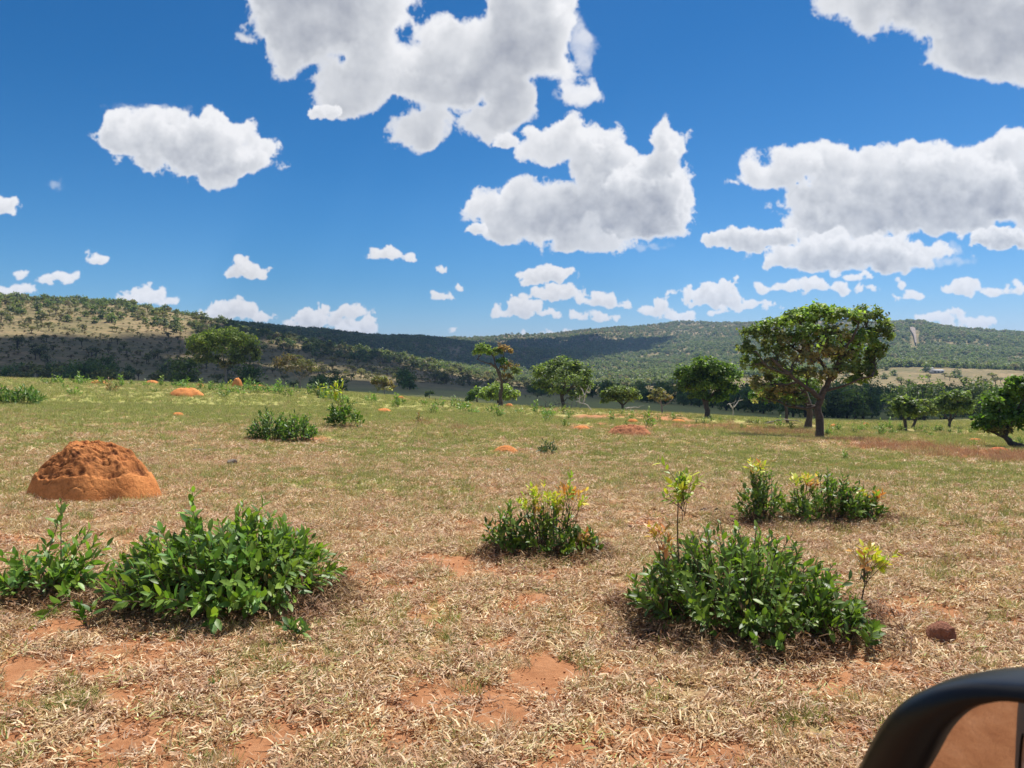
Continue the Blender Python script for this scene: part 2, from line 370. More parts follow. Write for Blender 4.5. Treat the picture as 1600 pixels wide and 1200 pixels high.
# ground ------------------------------------------------------------
def ground_material():
    m, t, o = mat('pasture')
    geo = t.nodes.new('ShaderNodeNewGeometry'); pos = geo.outputs['Position']
    a = t.nodes.new('ShaderNodeAttribute'); a.attribute_name = 'cover'
    sp_ = t.nodes.new('ShaderNodeSeparateColor'); t.links.new(a.outputs[0], sp_.inputs[0])
    green, soil, far = sp_.outputs
    nf = noise(t, pos, 38, 6, .75); nm = noise(t, pos, 6, 5, .6); nl = noise(t, pos, .9, 4, .6)
    # soil
    soilc = ramp(t, nm, [(.3, (.33, .14, .062)), (.5, (.43, .20, .092)), (.72, (.52, .265, .135))])
    soilc = MIX(t, ramp(t, nf, [(.35, (0, 0, 0)), (.7, (.45, .45, .45))]), soilc, (.30, .12, .05))
    # thatch of dry grass seen from afar
    v = t.nodes.new('ShaderNodeTexNoise'); v.inputs['Scale'].default_value = 24; v.inputs['Detail'].default_value = 7; v.inputs['Roughness'].default_value = .8
    t.links.new(pos, v.inputs['Vector'])
    dry = ramp(t, v.outputs[0], [(.32, (.17, .09, .045)), (.47, (.36, .225, .12)), (.62, (.56, .385, .21)), (.75, (.68, .50, .31))])
    grn = ramp(t, v.outputs[0], [(.30, (.15, .135, .04)), (.48, (.32, .305, .09)), (.66, (.47, .43, .16)), (.8, (.60, .52, .26))])
    gm = M(t, 'SMOOTHSTEP', green, 0, 1) if False else None
    gsum = M(t, 'ADD', green, M(t, 'MULTIPLY_ADD', nm, .7, -.35))
    gr = t.nodes.new('ShaderNodeMapRange'); gr.interpolation_type = 'SMOOTHSTEP'; gr.inputs[1].default_value = .2; gr.inputs[2].default_value = .8; t.links.new(gsum, gr.inputs[0])
    base = MIX(t, gr.outputs[0], dry, grn)
    ssum = M(t, 'ADD', soil, M(t, 'MULTIPLY_ADD', nf, .5, M(t, 'MULTIPLY_ADD', nl, .5, -.5)))
    sr = t.nodes.new('ShaderNodeMapRange'); sr.interpolation_type = 'SMOOTHSTEP'; sr.inputs[1].default_value = .38; sr.inputs[2].default_value = .62; t.links.new(ssum, sr.inputs[0])
    base = MIX(t, sr.outputs[0], base, soilc)
    # hillside grass
    hn = noise(t, pos, .035, 6, .7); hf = noise(t, pos, .35, 5, .7)
    hill = ramp(t, hn, [(.3, (.14, .13, .055)), (.47, (.23, .18, .09)), (.6, (.30, .22, .12)), (.75, (.33, .20, .12))])
    hill = MIX(t, ramp(t, hf, [(.4, (0, 0, 0)), (.65, (.6, .6, .6))]), hill, (.11, .11, .045))
    h2 = noise(t, pos, .13, 5, .75)
    hill = MIX(t, 1.0, hill, ramp(t, h2, [(.36, (.62, .62, .6)), (.5, (1, 1, 1)), (.66, (1.2, 1.12, 1.05))]), 'MULTIPLY')
    base = MIX(t, far, base, hill)
    p = t.nodes.new('ShaderNodeBsdfPrincipled'); p.inputs['Roughness'].default_value = .95; p.inputs['Specular IOR Level'].default_value = .15
    t.links.new(base, p.inputs['Base Color'])
    b = t.nodes.new('ShaderNodeBump'); b.inputs['Strength'].default_value = .8; b.inputs['Distance'].default_value = .025
    t.links.new(M(t, 'ADD', v.outputs[0], nm), b.inputs['Height']); t.links.new(b.outputs[0], p.inputs['Normal'])
    t.links.new(p.outputs[0], o.inputs[0])
    return m

# bare or reddish soil spots of the photograph: (px, py, half width px, half height px, strength)
SOIL = [(70, 1050, 60, 18, .8), (420, 1160, 160, 30, .9), (240, 1160, 80, 20, .6), (700, 1110, 120, 30, .6), (950, 1090, 120, 25, .6), (1330, 1030, 120, 30, .9), (1120, 990, 60, 20, .5),
        (560, 900, 50, 30, .8), (640, 875, 60, 20, .5), (30, 850, 60, 25, .7), (1010, 820, 60, 18, .5), (960, 850, 60, 14, .5), (790, 705, 38, 10, .8), (500, 686, 40, 6, .9), (440, 690, 50, 6, .5),
        (985, 672, 45, 10, 1.1), (905, 668, 25, 6, 1.1), (1040, 655, 60, 5, .9), (1000, 648, 80, 4, .8), (920, 652, 40, 5, .9), (860, 655, 30, 4, .6), (1100, 664, 90, 6, .8), (1200, 672, 90, 8, .8), (1330, 690, 60, 8, .9),
        (1420, 698, 80, 9, 1.0), (1520, 710, 80, 10, 1.0), (1600, 718, 60, 9, 1.0), (1060, 692, 40, 2.5, .9), (640, 660, 40, 6, .6), (600, 640, 20, 5, .6), (290, 618, 36, 5, .8), (430, 606, 50, 3, .6), (700, 632, 40, 4, .6),
        (110, 668, 110, 6, .5), (250, 665, 70, 8, .35), (740, 735, 90, 10, .3), (150, 605, 60, 3, .5), (20, 590, 30, 4, .8), (940, 662, 12, 3, .8), (1330, 662, 16, 3, .9), (1350, 700, 40, 3, .9), (200, 860, 40, 10, .2)]
GREEN = [(300, 630, 160, 14, .5), (440, 650, 220, 14, .35), (540, 757, 110, 14, .6), (620, 710, 60, 10, .4), (1040, 702, 90, 9, .6), (1200, 720, 120, 14, .3), (1540, 752, 80, 14, .7), (230, 1010, 40, 14, .3), (560, 640, 80, 8, .4),
         (1260, 655, 160, 4, .5), (1400, 735, 200, 20, .3), (90, 640, 90, 14, .4), (640, 620, 120, 10, .4), (100, 1090, 60, 20, .3), (480, 1060, 40, 14, .25), (1150, 730, 60, 8, .3), (1060, 960, 40, 20, .35), (860, 1000, 60, 30, .25)]
def proj(x, y, z):
    f = y * _cp - (z - CAMZ) * _sp; u = y * _sp + (z - CAMZ) * _cp
    f = np.where(f > .1, f, 1e9)
    return 800 + F * x / f, 600 - F * u / f, f < 1e8
def cover(x, y, z=None):
    """green share and bare soil share of the pasture at world points"""
    if z is None: z = ground(x, y)
    d = np.hypot(x, y); px, py, ok = proj(x, y, z)
    g = .20 + .40 * sstep(6, 18, d) + .45 * fbm(x * .16, y * .16, 3, 31) + .55 * fbm(x * .7, y * .7, 3, 33) * sstep(60, 20, d)
    s = .13 + .45 * fbm(x * .55, y * .55, 4, 41) * sstep(40, 4, d) + .7 * fbm(x * 1.9, y * 1.9, 4, 43, .6) * sstep(26, 4, d) + .40 * sstep(16, 3.5, d) - .05 * sstep(15, 40, d)
    for (a, b, w, h, k) in SOIL: s = s + (.36 + .26 * sstep(10, 20, d)) * k * np.exp(-((px - a) / w) ** 2 - ((py - b) / h) ** 2) * ok
    for (a, b, w, h, k) in GREEN: g = g + k * np.exp(-((px - a) / w) ** 2 - ((py - b) / h) ** 2) * ok
    g = g + .5 * sstep(80, 110, d)
    road = sstep(2.75, 2.35, y + .12 * fbm(x * 1.1, x * 0 + 3.3, 3, 51)) * sstep(-4.2, -3.6, y) 
    s = s + road * .9; g = g - road
    return np.clip(g, 0, 1), np.clip(s, 0, 1)

def new_mesh(name, V, Fc, mats, attrs=None, smooth=False, midx=None):
    """V (n,3); Fc list of (k,m) int arrays"""
    me = bpy.data.meshes.new(name)
    V = np.asarray(V, np.float32); loops = np.concatenate([np.asarray(f).ravel() for f in Fc]).astype(np.int32)
    tot = np.concatenate([np.full(len(f), np.asarray(f).shape[1], np.int32) for f in Fc])
    start = np.concatenate([[0], np.cumsum(tot)[:-1]]).astype(np.int32)
    me.vertices.add(len(V)); me.vertices.foreach_set('co', V.ravel())
    me.loops.add(len(loops)); me.loops.foreach_set('vertex_index', loops)
    me.polygons.add(len(tot)); me.polygons.foreach_set('loop_start', start); me.polygons.foreach_set('loop_total', tot)
    if midx is not None: me.polygons.foreach_set('material_index', np.asarray(midx, np.int32))
    if smooth: me.polygons.foreach_set('use_smooth', np.ones(len(tot), bool))
    for m in (mats if isinstance(mats, (list, tuple)) else [mats]): me.materials.append(m)
    for k, v in (attrs or {}).items():
        at = me.attributes.new(k, 'FLOAT_COLOR', 'POINT'); c = np.ones((len(V), 4), np.float32); c[:, :v.shape[1]] = v
        at.data.foreach_set('color', c.ravel())
    me.update(calc_edges=True); me.validate()
    return me
def link(name, me, parent=None, loc=None):
    o = bpy.data.objects.new(name, me); COL.objects.link(o)
    if parent is not None: o.parent = parent
    if loc is not None: o.location = loc
    return o

def build_ground():
    a1 = np.radians(np.linspace(-46, 46, 560)); a2 = np.radians(np.linspace(46, 314, 110)[1:-1])
    az = np.concatenate([a1, a2]); d = np.concatenate([[.02, .3, .8], np.exp(np.linspace(math.log(1.3), math.log(3500), 520))])
    A, D = np.meshgrid(az, d, indexing='ij'); x = np.sin(A) * D; y = np.cos(A) * D
    z = ground(x, y)
    g, s = cover(x, y, z)
    dd = np.hypot(x, y)
    far = sstep(170, 300, dd + 60 * pn(x / 60, y / 60, 61))
    z = z + .012 * fbm(x * 5, y * 5, 3, 66) * sstep(30, 8, dd)
    na, nd = A.shape
    V = np.stack([x, y, z], -1).reshape(-1, 3)
    i = np.arange(na)[:, None]; j = np.arange(nd - 1)[None, :]; i2 = (i + 1) % na
    Q = np.stack([i * nd + j, i2 * nd + j, i2 * nd + j + 1, i * nd + j + 1], -1).reshape(-1, 4)
    me = new_mesh('pasture', V, [Q[:, ::-1]], ground_material(), {'cover': np.stack([g, s, far], -1).reshape(-1, 3)}, True)
    o = link('pasture_ground', me); tag(o, 'dry grazed pasture with red soil rolling to wooded hills', kind='structure')
build_ground()

# ------------------------------------------------------------------ leaf instancing by numpy
def frames(dirs, normals):
    """columns: x side, y along dir, z normal"""
    y = dirs / np.maximum(np.linalg.norm(dirs, axis=1, keepdims=True), 1e-9)
    x = np.cross(y, normals); n = np.linalg.norm(x, axis=1, keepdims=True)
    x = np.where(n > 1e-4, x / np.maximum(n, 1e-9), np.array([[1., 0, 0]])); z = np.cross(x, y)
    return np.stack([x, y, z], -1)
class Acc:
    def __init__(s): s.V = []; s.F = {}; s.T = []; s.n = 0; s.M = {}
    def add(s, V, Fc, tint, mi=0):
        V = np.asarray(V, float).reshape(-1, 3); s.V.append(V)
        T = np.broadcast_to(np.asarray(tint, float), V.shape); s.T.append(T)
        for f in (Fc if isinstance(Fc, list) else [Fc]):
            f = np.asarray(f, np.int64); s.F.setdefault(f.shape[1], []).append(f + s.n); s.M.setdefault(f.shape[1], []).append(np.full(len(f), mi))
        s.n += len(V)
    def inst(s, tv, tf, fr, pos, sc, tint, mi=0):
        n = len(pos)
        if n == 0: return
        sc = np.asarray(sc, float); sc = sc.reshape(n, 1, -1) if sc.ndim > 1 else sc.reshape(n, 1, 1)
        V = np.einsum('nij,nkj->nki', fr, tv[None] * sc) + pos[:, None]
        k = len(tv); T = np.repeat(np.asarray(tint, float).reshape(n, 1, 3), k, 1)
        fs = [(np.asarray(f)[None] + (np.arange(n) * k)[:, None, None]).reshape(-1, np.asarray(f).shape[1]) for f in tf]
        s.add(V.reshape(-1, 3), fs, T.reshape(-1, 3), mi)
    def tube(s, pts, rad, tint=(1, 1, 1), sides=6, mi=0):
        pts = np.asarray(pts, float); rad = np.asarray(rad, float); m = len(pts)
        tg = np.gradient(pts, axis=0); tg /= np.maximum(np.linalg.norm(tg, axis=1, keepdims=True), 1e-9)
        ref = np.array([.31, .95, .1]) if abs(tg[0][1]) < .8 else np.array([.9, .1, .3])
        x = np.cross(tg, ref); x /= np.linalg.norm(x, axis=1, keepdims=True); y = np.cross(tg, x)
        a = np.arange(sides) / sides * 2 * np.pi
        V = pts[:, None] + rad[:, None, None] * (x[:, None] * np.cos(a)[None, :, None] + y[:, None] * np.sin(a)[None, :, None])
        i = np.arange(m - 1)[:, None]; j = np.arange(sides)[None]; j2 = (j + 1) % sides
        Q = np.stack([i * sides + j, i * sides + j2, (i + 1) * sides + j2, (i + 1) * sides + j], -1).reshape(-1, 4)
        s.add(V.reshape(-1, 3), Q, tint, mi)
    def mesh(s, name, mats, smooth=False):
        ks = sorted(s.F); Fs = [np.concatenate(s.F[k]) for k in ks]; mi = np.concatenate([np.concatenate(s.M[k]) for k in ks])
        return new_mesh(name, np.concatenate(s.V), Fs, mats, {'tint': np.concatenate(s.T)}, smooth, mi)
# leaf templates, unit length along +Y
def leaf_tpl(w=.42, fold=.10, curl=.18, seg=3):
    V = [(0, 0, 0)]; rows = []
    for k in range(1, seg + 1):
        t = k / (seg + 1); h = w / 2 * math.sin(math.pi * t ** .85) ** .8; z = -curl * t * t
        b = len(V); V += [(-h, t, z + fold * h * 2), (0, t, z), (h, t, z + fold * h * 2)]; rows.append(b)
    V.append((0, 1, -curl)); tip = len(V) - 1
    tri = [(0, rows[0] + 1, rows[0]), (0, rows[0] + 2, rows[0] + 1), (tip, rows[-1], rows[-1] + 1), (tip, rows[-1] + 1, rows[-1] + 2)]
    q = []
    for a, b in zip(rows, rows[1:]): q += [(a, a + 1, b + 1, b), (a + 1, a + 2, b + 2, b + 1)]
    return np.array(V, float), [np.array(tri), np.array(q)]
DIA_V = np.array([(0, 0, 0), (-.36, .45, .08), (0, 1, -.1), (.36, .45, .08)], float); DIA_F = [np.array([(0, 3, 2, 1)])]
def unit(v): return v / np.maximum(np.linalg.norm(v, axis=-1, keepdims=True), 1e-9)
def jitter(rng, base, n, amt=.25, hue=.12):
    b = np.asarray(base, float)[None] * (1 + rng.normal(0, amt, (n, 1))).clip(.35, 2)
    return np.clip(b * (1 + rng.normal(0, hue, (n, 3))), .004, .9)

# ------------------------------------------------------------------ trees
def crown_leaves(acc, rng, c, r, n_cl, per, leaf, pal, spread=.35, up=.25, droop=0.0, shell=.62):
    """leaf clumps through the outer part of an ellipsoid lobe; returns the clump centres"""
    c = np.asarray(c, float); r = np.asarray(r, float)
    d = unit(rng.normal(size=(n_cl, 3))); d[:, 2] = np.where(d[:, 2] < -.45, -d[:, 2] * .4, d[:, 2])
    rad = shell + (1 - shell) * rng.random((n_cl, 1)) ** .6; rad *= 1 + rng.normal(0, .09, (n_cl, 1))
    cc = c + d * rad * r
    cs = spread * r.mean() * (.55 + .7 * rng.random((n_cl, 1)))
    k = np.repeat(np.arange(n_cl), per)
    off = rng.normal(0, .5, (len(k), 3)) * cs[k]; off[:, 2] *= .75; off[:, 2] -= droop * np.abs(rng.normal(0, .4, len(k))) * cs[k][:, 0]
    pos = cc[k] + off
    nrm = unit(rng.normal(0, .6, (len(k), 3)) + .6 * d[k] + np.array([0, 0, up + .35]))
    dr = unit(np.cross(nrm, rng.normal(size=(len(k), 3)))) + np.array([0, 0, -.15 - droop])
    pal = np.asarray(pal, float); ci = rng.integers(0, len(pal), n_cl)
    ctint = pal[ci] * (1 + rng.normal(0, .14, (n_cl, 1)))
    tint = ctint[k] * (1 + rng.normal(0, .22, (len(k), 1))).clip(.4, 1.8) * (1 + rng.normal(0, .05, (len(k), 3)))
    sz = leaf * (.6 + .8 * rng.random(len(k)))
    acc.inst(DIA_V, DIA_F, frames(dr, nrm), pos, sz, np.clip(tint, .004, .8))
    return cc
def wob(rng, a, b, n=5, amp=.12, sag=0.0):
    a = np.asarray(a, float); b = np.asarray(b, float); t = np.linspace(0, 1, n)[:, None]
    Ln = np.linalg.norm(b - a); p = a + (b - a) * t + rng.normal(0, amp * Ln, (n, 3)) * np.sin(np.pi * t) * .6
    p[:, 2] += sag * Ln * np.sin(np.pi * t[:, 0]); return p
GREEN_A = [(.140, .185, .060), (.175, .225, .068), (.105, .145, .050), (.220, .270, .095)]
GREEN_B = [(.080, .165, .022), (.120, .220, .030), (.058, .120, .020), (.165, .270, .045)]
GREEN_O = [(.200, .205, .090), (.265, .250, .115), (.150, .160, .070), (.320, .280, .145)]
GREEN_L = [(.200, .290, .065), (.250, .340, .085), (.155, .230, .055), (.300, .380, .11)]
BROWN_P = [(.22, .155, .075), (.15, .12, .05), (.28, .20, .10), (.11, .10, .04)]
TAN_P = [(.33, .21, .11), (.25, .16, .085), (.40, .27, .15)]

def make_tree(name, label, cat, px, py, d, trunks, lobes, seed, leaf=.16, group=None, bark=None, twigs=2, parts=None, cr=None):
    """trunks: list of (list of (px,py), r0, r1); lobes: (px,py,rx,ry,n_clumps,per,palette[,opts]). All measured on the photograph at the tree's own distance."""
    if cr is None: leaf *= .74; cr = 1.3
    rng = np.random.default_rng(seed)
    base = azd(px, d); Y = base.y; k = Y / F
    sy = py - (600 - F * ((Y * _sp + (base.z - CAMZ) * _cp) / (Y * _cp - (base.z - CAMZ) * _sp)))   # shift of the measured base onto the ground
    root = empty(name, base)
    def P(x, y, dep=0.0):
        return np.array([(x - px) * k, dep, (py - y) * k])
    ta = Acc(); nodes = []
    for pts, r0, r1 in trunks:
        dep = 0; pp = []
        for i, q in enumerate(pts):
            dep = q[2] * k if len(q) > 2 else dep
            pp.append(P(q[0], q[1], dep))
        pp = np.array(pp); pp[0, 2] -= .15 if pts[0][1] >= py - 3 else 0
        tt = np.linspace(0, len(pp) - 1, (len(pp) - 1) * 3 + 1)
        fine = np.stack([np.interp(tt, range(len(pp)), pp[:, i]) for i in range(3)], 1)
        fine[1:-1] = (fine[:-2] + 2 * fine[1:-1] + fine[2:]) / 4
        fine[1:-1] += rng.normal(0, .18 * min(r0, .12), (len(fine) - 2, 3))
        rr = np.linspace(r0, r1, len(fine)) * (1 + rng.normal(0, .05, len(fine)))
        if pts[0][1] >= py - 3: rr[0] *= 1.45; rr[1] *= 1.12
        ta.tube(fine, rr, sides=8); nodes += [fine[i] for i in range(max(1, len(fine) // 3), len(fine))]
    nodes = np.array(nodes)
    crown = {}
    for lb in lobes:
        x, y, rx, ry, ncl, per, pal = lb[:7]; o = lb[7] if len(lb) > 7 else {}
        R = np.array([rx * k, rx * k * o.get('dz', .85), ry * k])
        c = P(x, y, o.get('dep', rng.uniform(-.45, .45) * rx) * k)
        acc = crown.setdefault(o.get('part', 'crown'), Acc())
        cc = crown_leaves(acc, rng, c, R, int(ncl * cr), per, leaf * o.get('ls', 1), pal, o.get('sp', .30), o.get('up', .25), o.get('droop', 0), o.get('shell', .55))
        low = nodes[nodes[:, 2] < c[2] + .1] if (nodes[:, 2] < c[2] + .1).any() else nodes
        nb = low[np.argmin(np.linalg.norm(low - c, axis=1) + .3 * np.abs(low[:, 2] - c[2] + R[2]))]
        lr = max(.012, .030 * np.linalg.norm(c - nb) ** .5)
        br = wob(rng, nb, c - np.array([0, 0, R[2] * .25]), 6, .13)
        ta.tube(br, np.linspace(lr * 1.6, lr * .7, 6), sides=5)
        for q in cc[:max(2, int(len(cc) * .1 * twigs))]:
            st = br[rng.integers(2, 6)]
            ta.tube(wob(rng, st, q, 4, .14), np.linspace(lr * .65, lr * .18, 4), sides=3)
    link('trunk', ta.mesh('trunk', [bark or MAT_BARK], True), root)
    for pn_, acc in crown.items():
        o = link('crown' if pn_ == 'crown' else pn_, acc.mesh('crown', [MAT_CROWN]), root)
        if parts and pn_ in parts: o['label'] = parts[pn_]
    tag(root, label, cat, group)
    return root

# 1 the big gnarled tree on the right
T = make_tree('gnarled_tree', 'large gnarled spreading tree with thick dark trunk and leathery leaves, tallest on the right', 'tree', 1282, 686, 30,
    [([(1282, 686), (1280, 660), (1279, 636), (1284, 615)], .14, .12),
     ([(1284, 618), (1297, 596), (1308, 572), (1330, 545), (1345, 520, 12)], .12, .04),
     ([(1282, 625), (1268, 612, -8), (1246, 600, -16), (1222, 585, -30), (1195, 560, -30)], .10, .04),
     ([(1300, 592), (1292, 570, 14), (1275, 545, 25), (1262, 515, 25)], .09, .035),
     ([(1305, 580), (1312, 548, -10), (1325, 530, -15), (1335, 505, -15)], .08, .03),
     ([(1286, 612), (1310, 604, -12), (1335, 592, -20), (1352, 588, -22)], .045, .02),
     ([(1222, 585, -30), (1190, 575, -26), (1175, 550, -20)], .05, .02),
     ([(1270, 560, 20), (1240, 540, 10), (1210, 520, 5)], .05, .02)],
    [(1285, 490, 32, 17, 60, 20, GREEN_L), (1250, 497, 28, 15, 44, 20, GREEN_L), (1318, 495, 30, 17, 52, 20, GREEN_L), (1360, 498, 26, 20, 46, 20, GREEN_A), (1380, 520, 18, 24, 36, 20, GREEN_A),
     (1212, 508, 28, 14, 40, 18, GREEN_L), (1182, 522, 24, 17, 38, 20, GREEN_A), (1166, 545, 15, 14, 20, 18, GREEN_A), (1220, 530, 26, 15, 28, 16, GREEN_O), (1258, 522, 30, 17, 32, 16, GREEN_L), (1300, 525, 30, 18, 34, 18, GREEN_O),
     (1345, 535, 28, 22, 44, 20, GREEN_L), (1370, 556, 18, 22, 32, 20, GREEN_A), (1354, 580, 22, 16, 30, 20, GREEN_A), (1335, 596, 16, 9, 14, 18, GREEN_L), (1320, 560, 22, 15, 24, 16, GREEN_O), (1240, 558, 30, 16, 26, 12, GREEN_O), (1200, 572, 24, 17, 28, 16, GREEN_O),
     (1188, 598, 18, 17, 24, 16, GREEN_O), (1200, 620, 18, 13, 20, 16, GREEN_O), (1222, 610, 24, 15, 24, 14, BROWN_P), (1240, 625, 18, 10, 14, 14, GREEN_A), (1265, 560, 28, 22, 34, 10, TAN_P, {'ls': .6}), (1238, 540, 24, 16, 26, 10, TAN_P, {'ls': .6}), (1282, 585, 24, 12, 14, 12, GREEN_O), (1228, 585, 26, 16, 22, 12, GREEN_A), (1290, 550, 30, 22, 34, 14, GREEN_O), (1318, 580, 26, 18, 30, 16, GREEN_A), (1270, 535, 40, 24, 40, 14, GREEN_L), (1262, 585, 28, 18, 26, 14, GREEN_O), (1335, 560, 26, 22, 30, 16, GREEN_L), (1175, 568, 18, 16, 20, 16, GREEN_A), (1215, 550, 30, 20, 30, 14, GREEN_A)],
    101, leaf=.135, twigs=5, cr=.8)
make_tree('leaning_tree', 'dark leaning trunk just left of the large gnarled tree, its crown hidden behind it', 'tree', 1262, 673, 39,
    [([(1262, 673), (1266, 655), (1264, 635), (1255, 612)], .17, .11)], [(1240, 600, 34, 24, 46, 20, GREEN_B), (1215, 615, 26, 18, 26, 20, GREEN_B)], 102, leaf=.2)
make_tree('thin_tree', 'thin dark trunk with dark crown behind and left of the gnarled tree', 'tree', 1230, 663, 50,
    [([(1230, 663), (1230, 648), (1226, 625)], .10, .07)], [(1215, 612, 26, 20, 46, 20, GREEN_B), (1240, 620, 22, 16, 26, 20, GREEN_B), (1190, 622, 18, 12, 20, 18, GREEN_B)], 103, leaf=.24)
make_tree('dense_tree', 'dense bright green rounded tree with short dark trunk, left of the gnarled tree', 'tree', 1106, 654, 54,
    [([(1106, 654), (1105, 642), (1102, 625)], .19, .14), ([(1102, 630), (1090, 610, 6), (1080, 590)], .1, .05), ([(1103, 628), (1120, 610, -6), (1130, 595)], .1, .05)],
    [(1105, 575, 30, 17, 50, 26, GREEN_B), (1082, 588, 26, 18, 44, 26, GREEN_B), (1130, 588, 24, 18, 44, 26, GREEN_B), (1075, 605, 18, 12, 24, 24, GREEN_B), (1105, 602, 34, 18, 54, 26, GREEN_B), (1138, 608, 16, 14, 28, 24, GREEN_B), (1122, 622, 20, 9, 20, 24, GREEN_B), (1092, 618, 16, 8, 16, 22, GREEN_B)],
    104, leaf=.26)
make_tree('umbrella_tree', 'low umbrella shaped tree standing between the round tree and the dense green tree', 'tree', 973, 642, 62,
    [([(973, 642), (973, 634), (970, 624)], .12, .09), ([(972, 634), (985, 622, 4), (994, 614)], .07, .04), ([(972, 632), (958, 620, -4), (950, 612)], .07, .04)],
    [(970, 611, 24, 9, 50, 24, GREEN_A), (952, 617, 14, 9, 24, 22, GREEN_A), (990, 616, 13, 9, 24, 22, GREEN_A), (972, 622, 24, 8, 26, 20, GREEN_A), (945, 626, 8, 6, 10, 18, GREEN_A)], 105, leaf=.24)
make_tree('pale_tree', 'small pale yellowish tree with thin trunk right of the umbrella shaped tree', 'tree', 1035, 645, 60,
    [([(1035, 645), (1034, 632), (1031, 622)], .07, .05), ([(1034, 634), (1045, 628, -2), (1051, 622)], .035, .02), ([(1033, 630), (1022, 622, 2)], .035, .02)],
    [(1032, 613, 13, 7, 22, 16, GREEN_O), (1022, 619, 8, 5, 12, 14, GREEN_O), (1044, 621, 9, 5, 12, 14, BROWN_P), (1035, 620, 12, 5, 14, 14, GREEN_O)], 106, leaf=.22, bark=MAT_BARK_GREY)
make_tree('round_tree', 'round feathery green tree on the crest right of centre, beside dead brushwood', 'tree', 881, 633, 61,
    [([(881, 633), (879, 620), (877, 606)], .17, .12), ([(878, 612), (862, 592, 6), (850, 580)], .09, .04), ([(878, 610), (884, 588, -6), (886, 570)], .09, .04), ([(879, 612), (900, 592, 0), (908, 582)], .08, .04)],
    [(878, 566, 26, 14, 50, 24, GREEN_A), (852, 578, 20, 16, 40, 24, GREEN_A), (905, 578, 20, 17, 40, 24, GREEN_A), (878, 588, 34, 18, 50, 22, GREEN_A), (845, 597, 14, 12, 24, 22, GREEN_A), (912, 600, 14, 14, 24, 22, GREEN_A), (870, 605, 20, 8, 20, 20, GREEN_A), (900, 612, 16, 8, 14, 20, GREEN_A)],
    107, leaf=.22)
make_tree('crooked_tree', 'crooked dark tree with sparse tufts and a dead brown tuft at its top', 'tree', 781, 636, 58,
    [([(781, 636), (783, 615), (784, 596), (778, 578), (766, 568)], .15, .08), ([(784, 598), (775, 575), (772, 560), (766, 550)], .08, .04), ([(768, 570), (755, 566), (745, 562)], .05, .02), ([(784, 600), (794, 592), (802, 582)], .07, .03), ([(779, 580), (786, 560), (790, 545)], .05, .02), ([(784, 590), (796, 596, 5), (803, 590)], .03, .015)],
    [(753, 549, 14, 11, 40, 26, GREEN_L, {'dep': 0}), (776, 551, 9, 7, 16, 22, GREEN_A), (788, 545, 10, 8, 14, 14, TAN_P, {'part': 'dead_tuft'}), (796, 550, 5, 5, 6, 12, TAN_P, {'part': 'dead_tuft'}), (784, 566, 9, 7, 14, 18, GREEN_B), (797, 575, 14, 9, 20, 14, BROWN_P), (806, 580, 7, 8, 16, 20, GREEN_A), (790, 588, 10, 5, 10, 14, BROWN_P)],
    108, leaf=.2, parts={'dead_tuft': 'dead brown tuft of leaves'})
make_tree('bushy_tree', 'light green low bushy tree behind the crooked dark tree', 'tree', 779, 629, 72,
    [([(779, 629), (778, 616)], .12, .09)], [(778, 604, 22, 10, 44, 22, GREEN_L), (760, 612, 12, 10, 24, 22, GREEN_L), (799, 612, 13, 10, 26, 22, GREEN_L), (780, 616, 26, 8, 30, 20, GREEN_L)], 109, leaf=.27)
make_tree('dark_bushy_tree', 'dark green bushy tree left of the light green bushy tree', 'tree', 746, 616, 100,
    [([(746, 616), (745, 604)], .12, .09)], [(746, 598, 15, 10, 40, 22, GREEN_B), (735, 606, 9, 7, 18, 20, GREEN_B), (758, 600, 12, 11, 30, 20, GREEN_B)], 110, leaf=.34)
make_tree('feathery_tree', 'wide feathery spreading tree with pale forked trunk on the left of the field', 'tree', 353, 600, 107,
    [([(353, 600), (353, 586), (352, 574)], .20, .15), ([(352, 578), (343, 568), (334, 558), (322, 545)], .11, .04), ([(353, 576), (360, 560, 6), (372, 545)], .10, .04), ([(352, 574), (350, 555, -6), (348, 540)], .09, .04), ([(352, 574), (345, 548, 4), (335, 535)], .07, .03)],
    [(345, 525, 32, 13, 60, 26, GREEN_L), (318, 536, 26, 13, 50, 26, GREEN_L), (374, 534, 26, 13, 50, 26, GREEN_L), (308, 548, 16, 10, 26, 24, GREEN_A), (345, 545, 34, 14, 50, 22, GREEN_L), (390, 548, 14, 12, 28, 24, GREEN_A), (325, 562, 20, 10, 30, 22, GREEN_A), (370, 562, 20, 9, 24, 20, GREEN_A), (398, 558, 7, 9, 12, 20, GREEN_A), (358, 570, 14, 6, 12, 18, GREEN_O)],
    111, leaf=.40, bark=MAT_BARK_GREY)
make_tree('brown_tree', 'half bare brownish tree with thin branches right of the wide feathery tree', 'tree', 470, 601, 100,
    [([(470, 601), (469, 590), (466, 583)], .14, .10), ([(467, 586), (457, 574), (446, 563)], .06, .03), ([(468, 585), (472, 570, 4), (468, 556)], .06, .03), ([(469, 586), (481, 575, -4), (488, 566)], .06, .03), ([(468, 588), (476, 584), (482, 572)], .05, .02)],
    [(452, 556, 20, 9, 34, 13, BROWN_P), (474, 560, 18, 9, 32, 13, GREEN_O), (440, 563, 12, 8, 18, 12, BROWN_P), (465, 570, 24, 8, 26, 11, BROWN_P), (490, 570, 10, 8, 18, 12, GREEN_O), (456, 550, 10, 4, 10, 12, GREEN_O)],
    112, leaf=.28, bark=MAT_BARK_GREY, twigs=5)
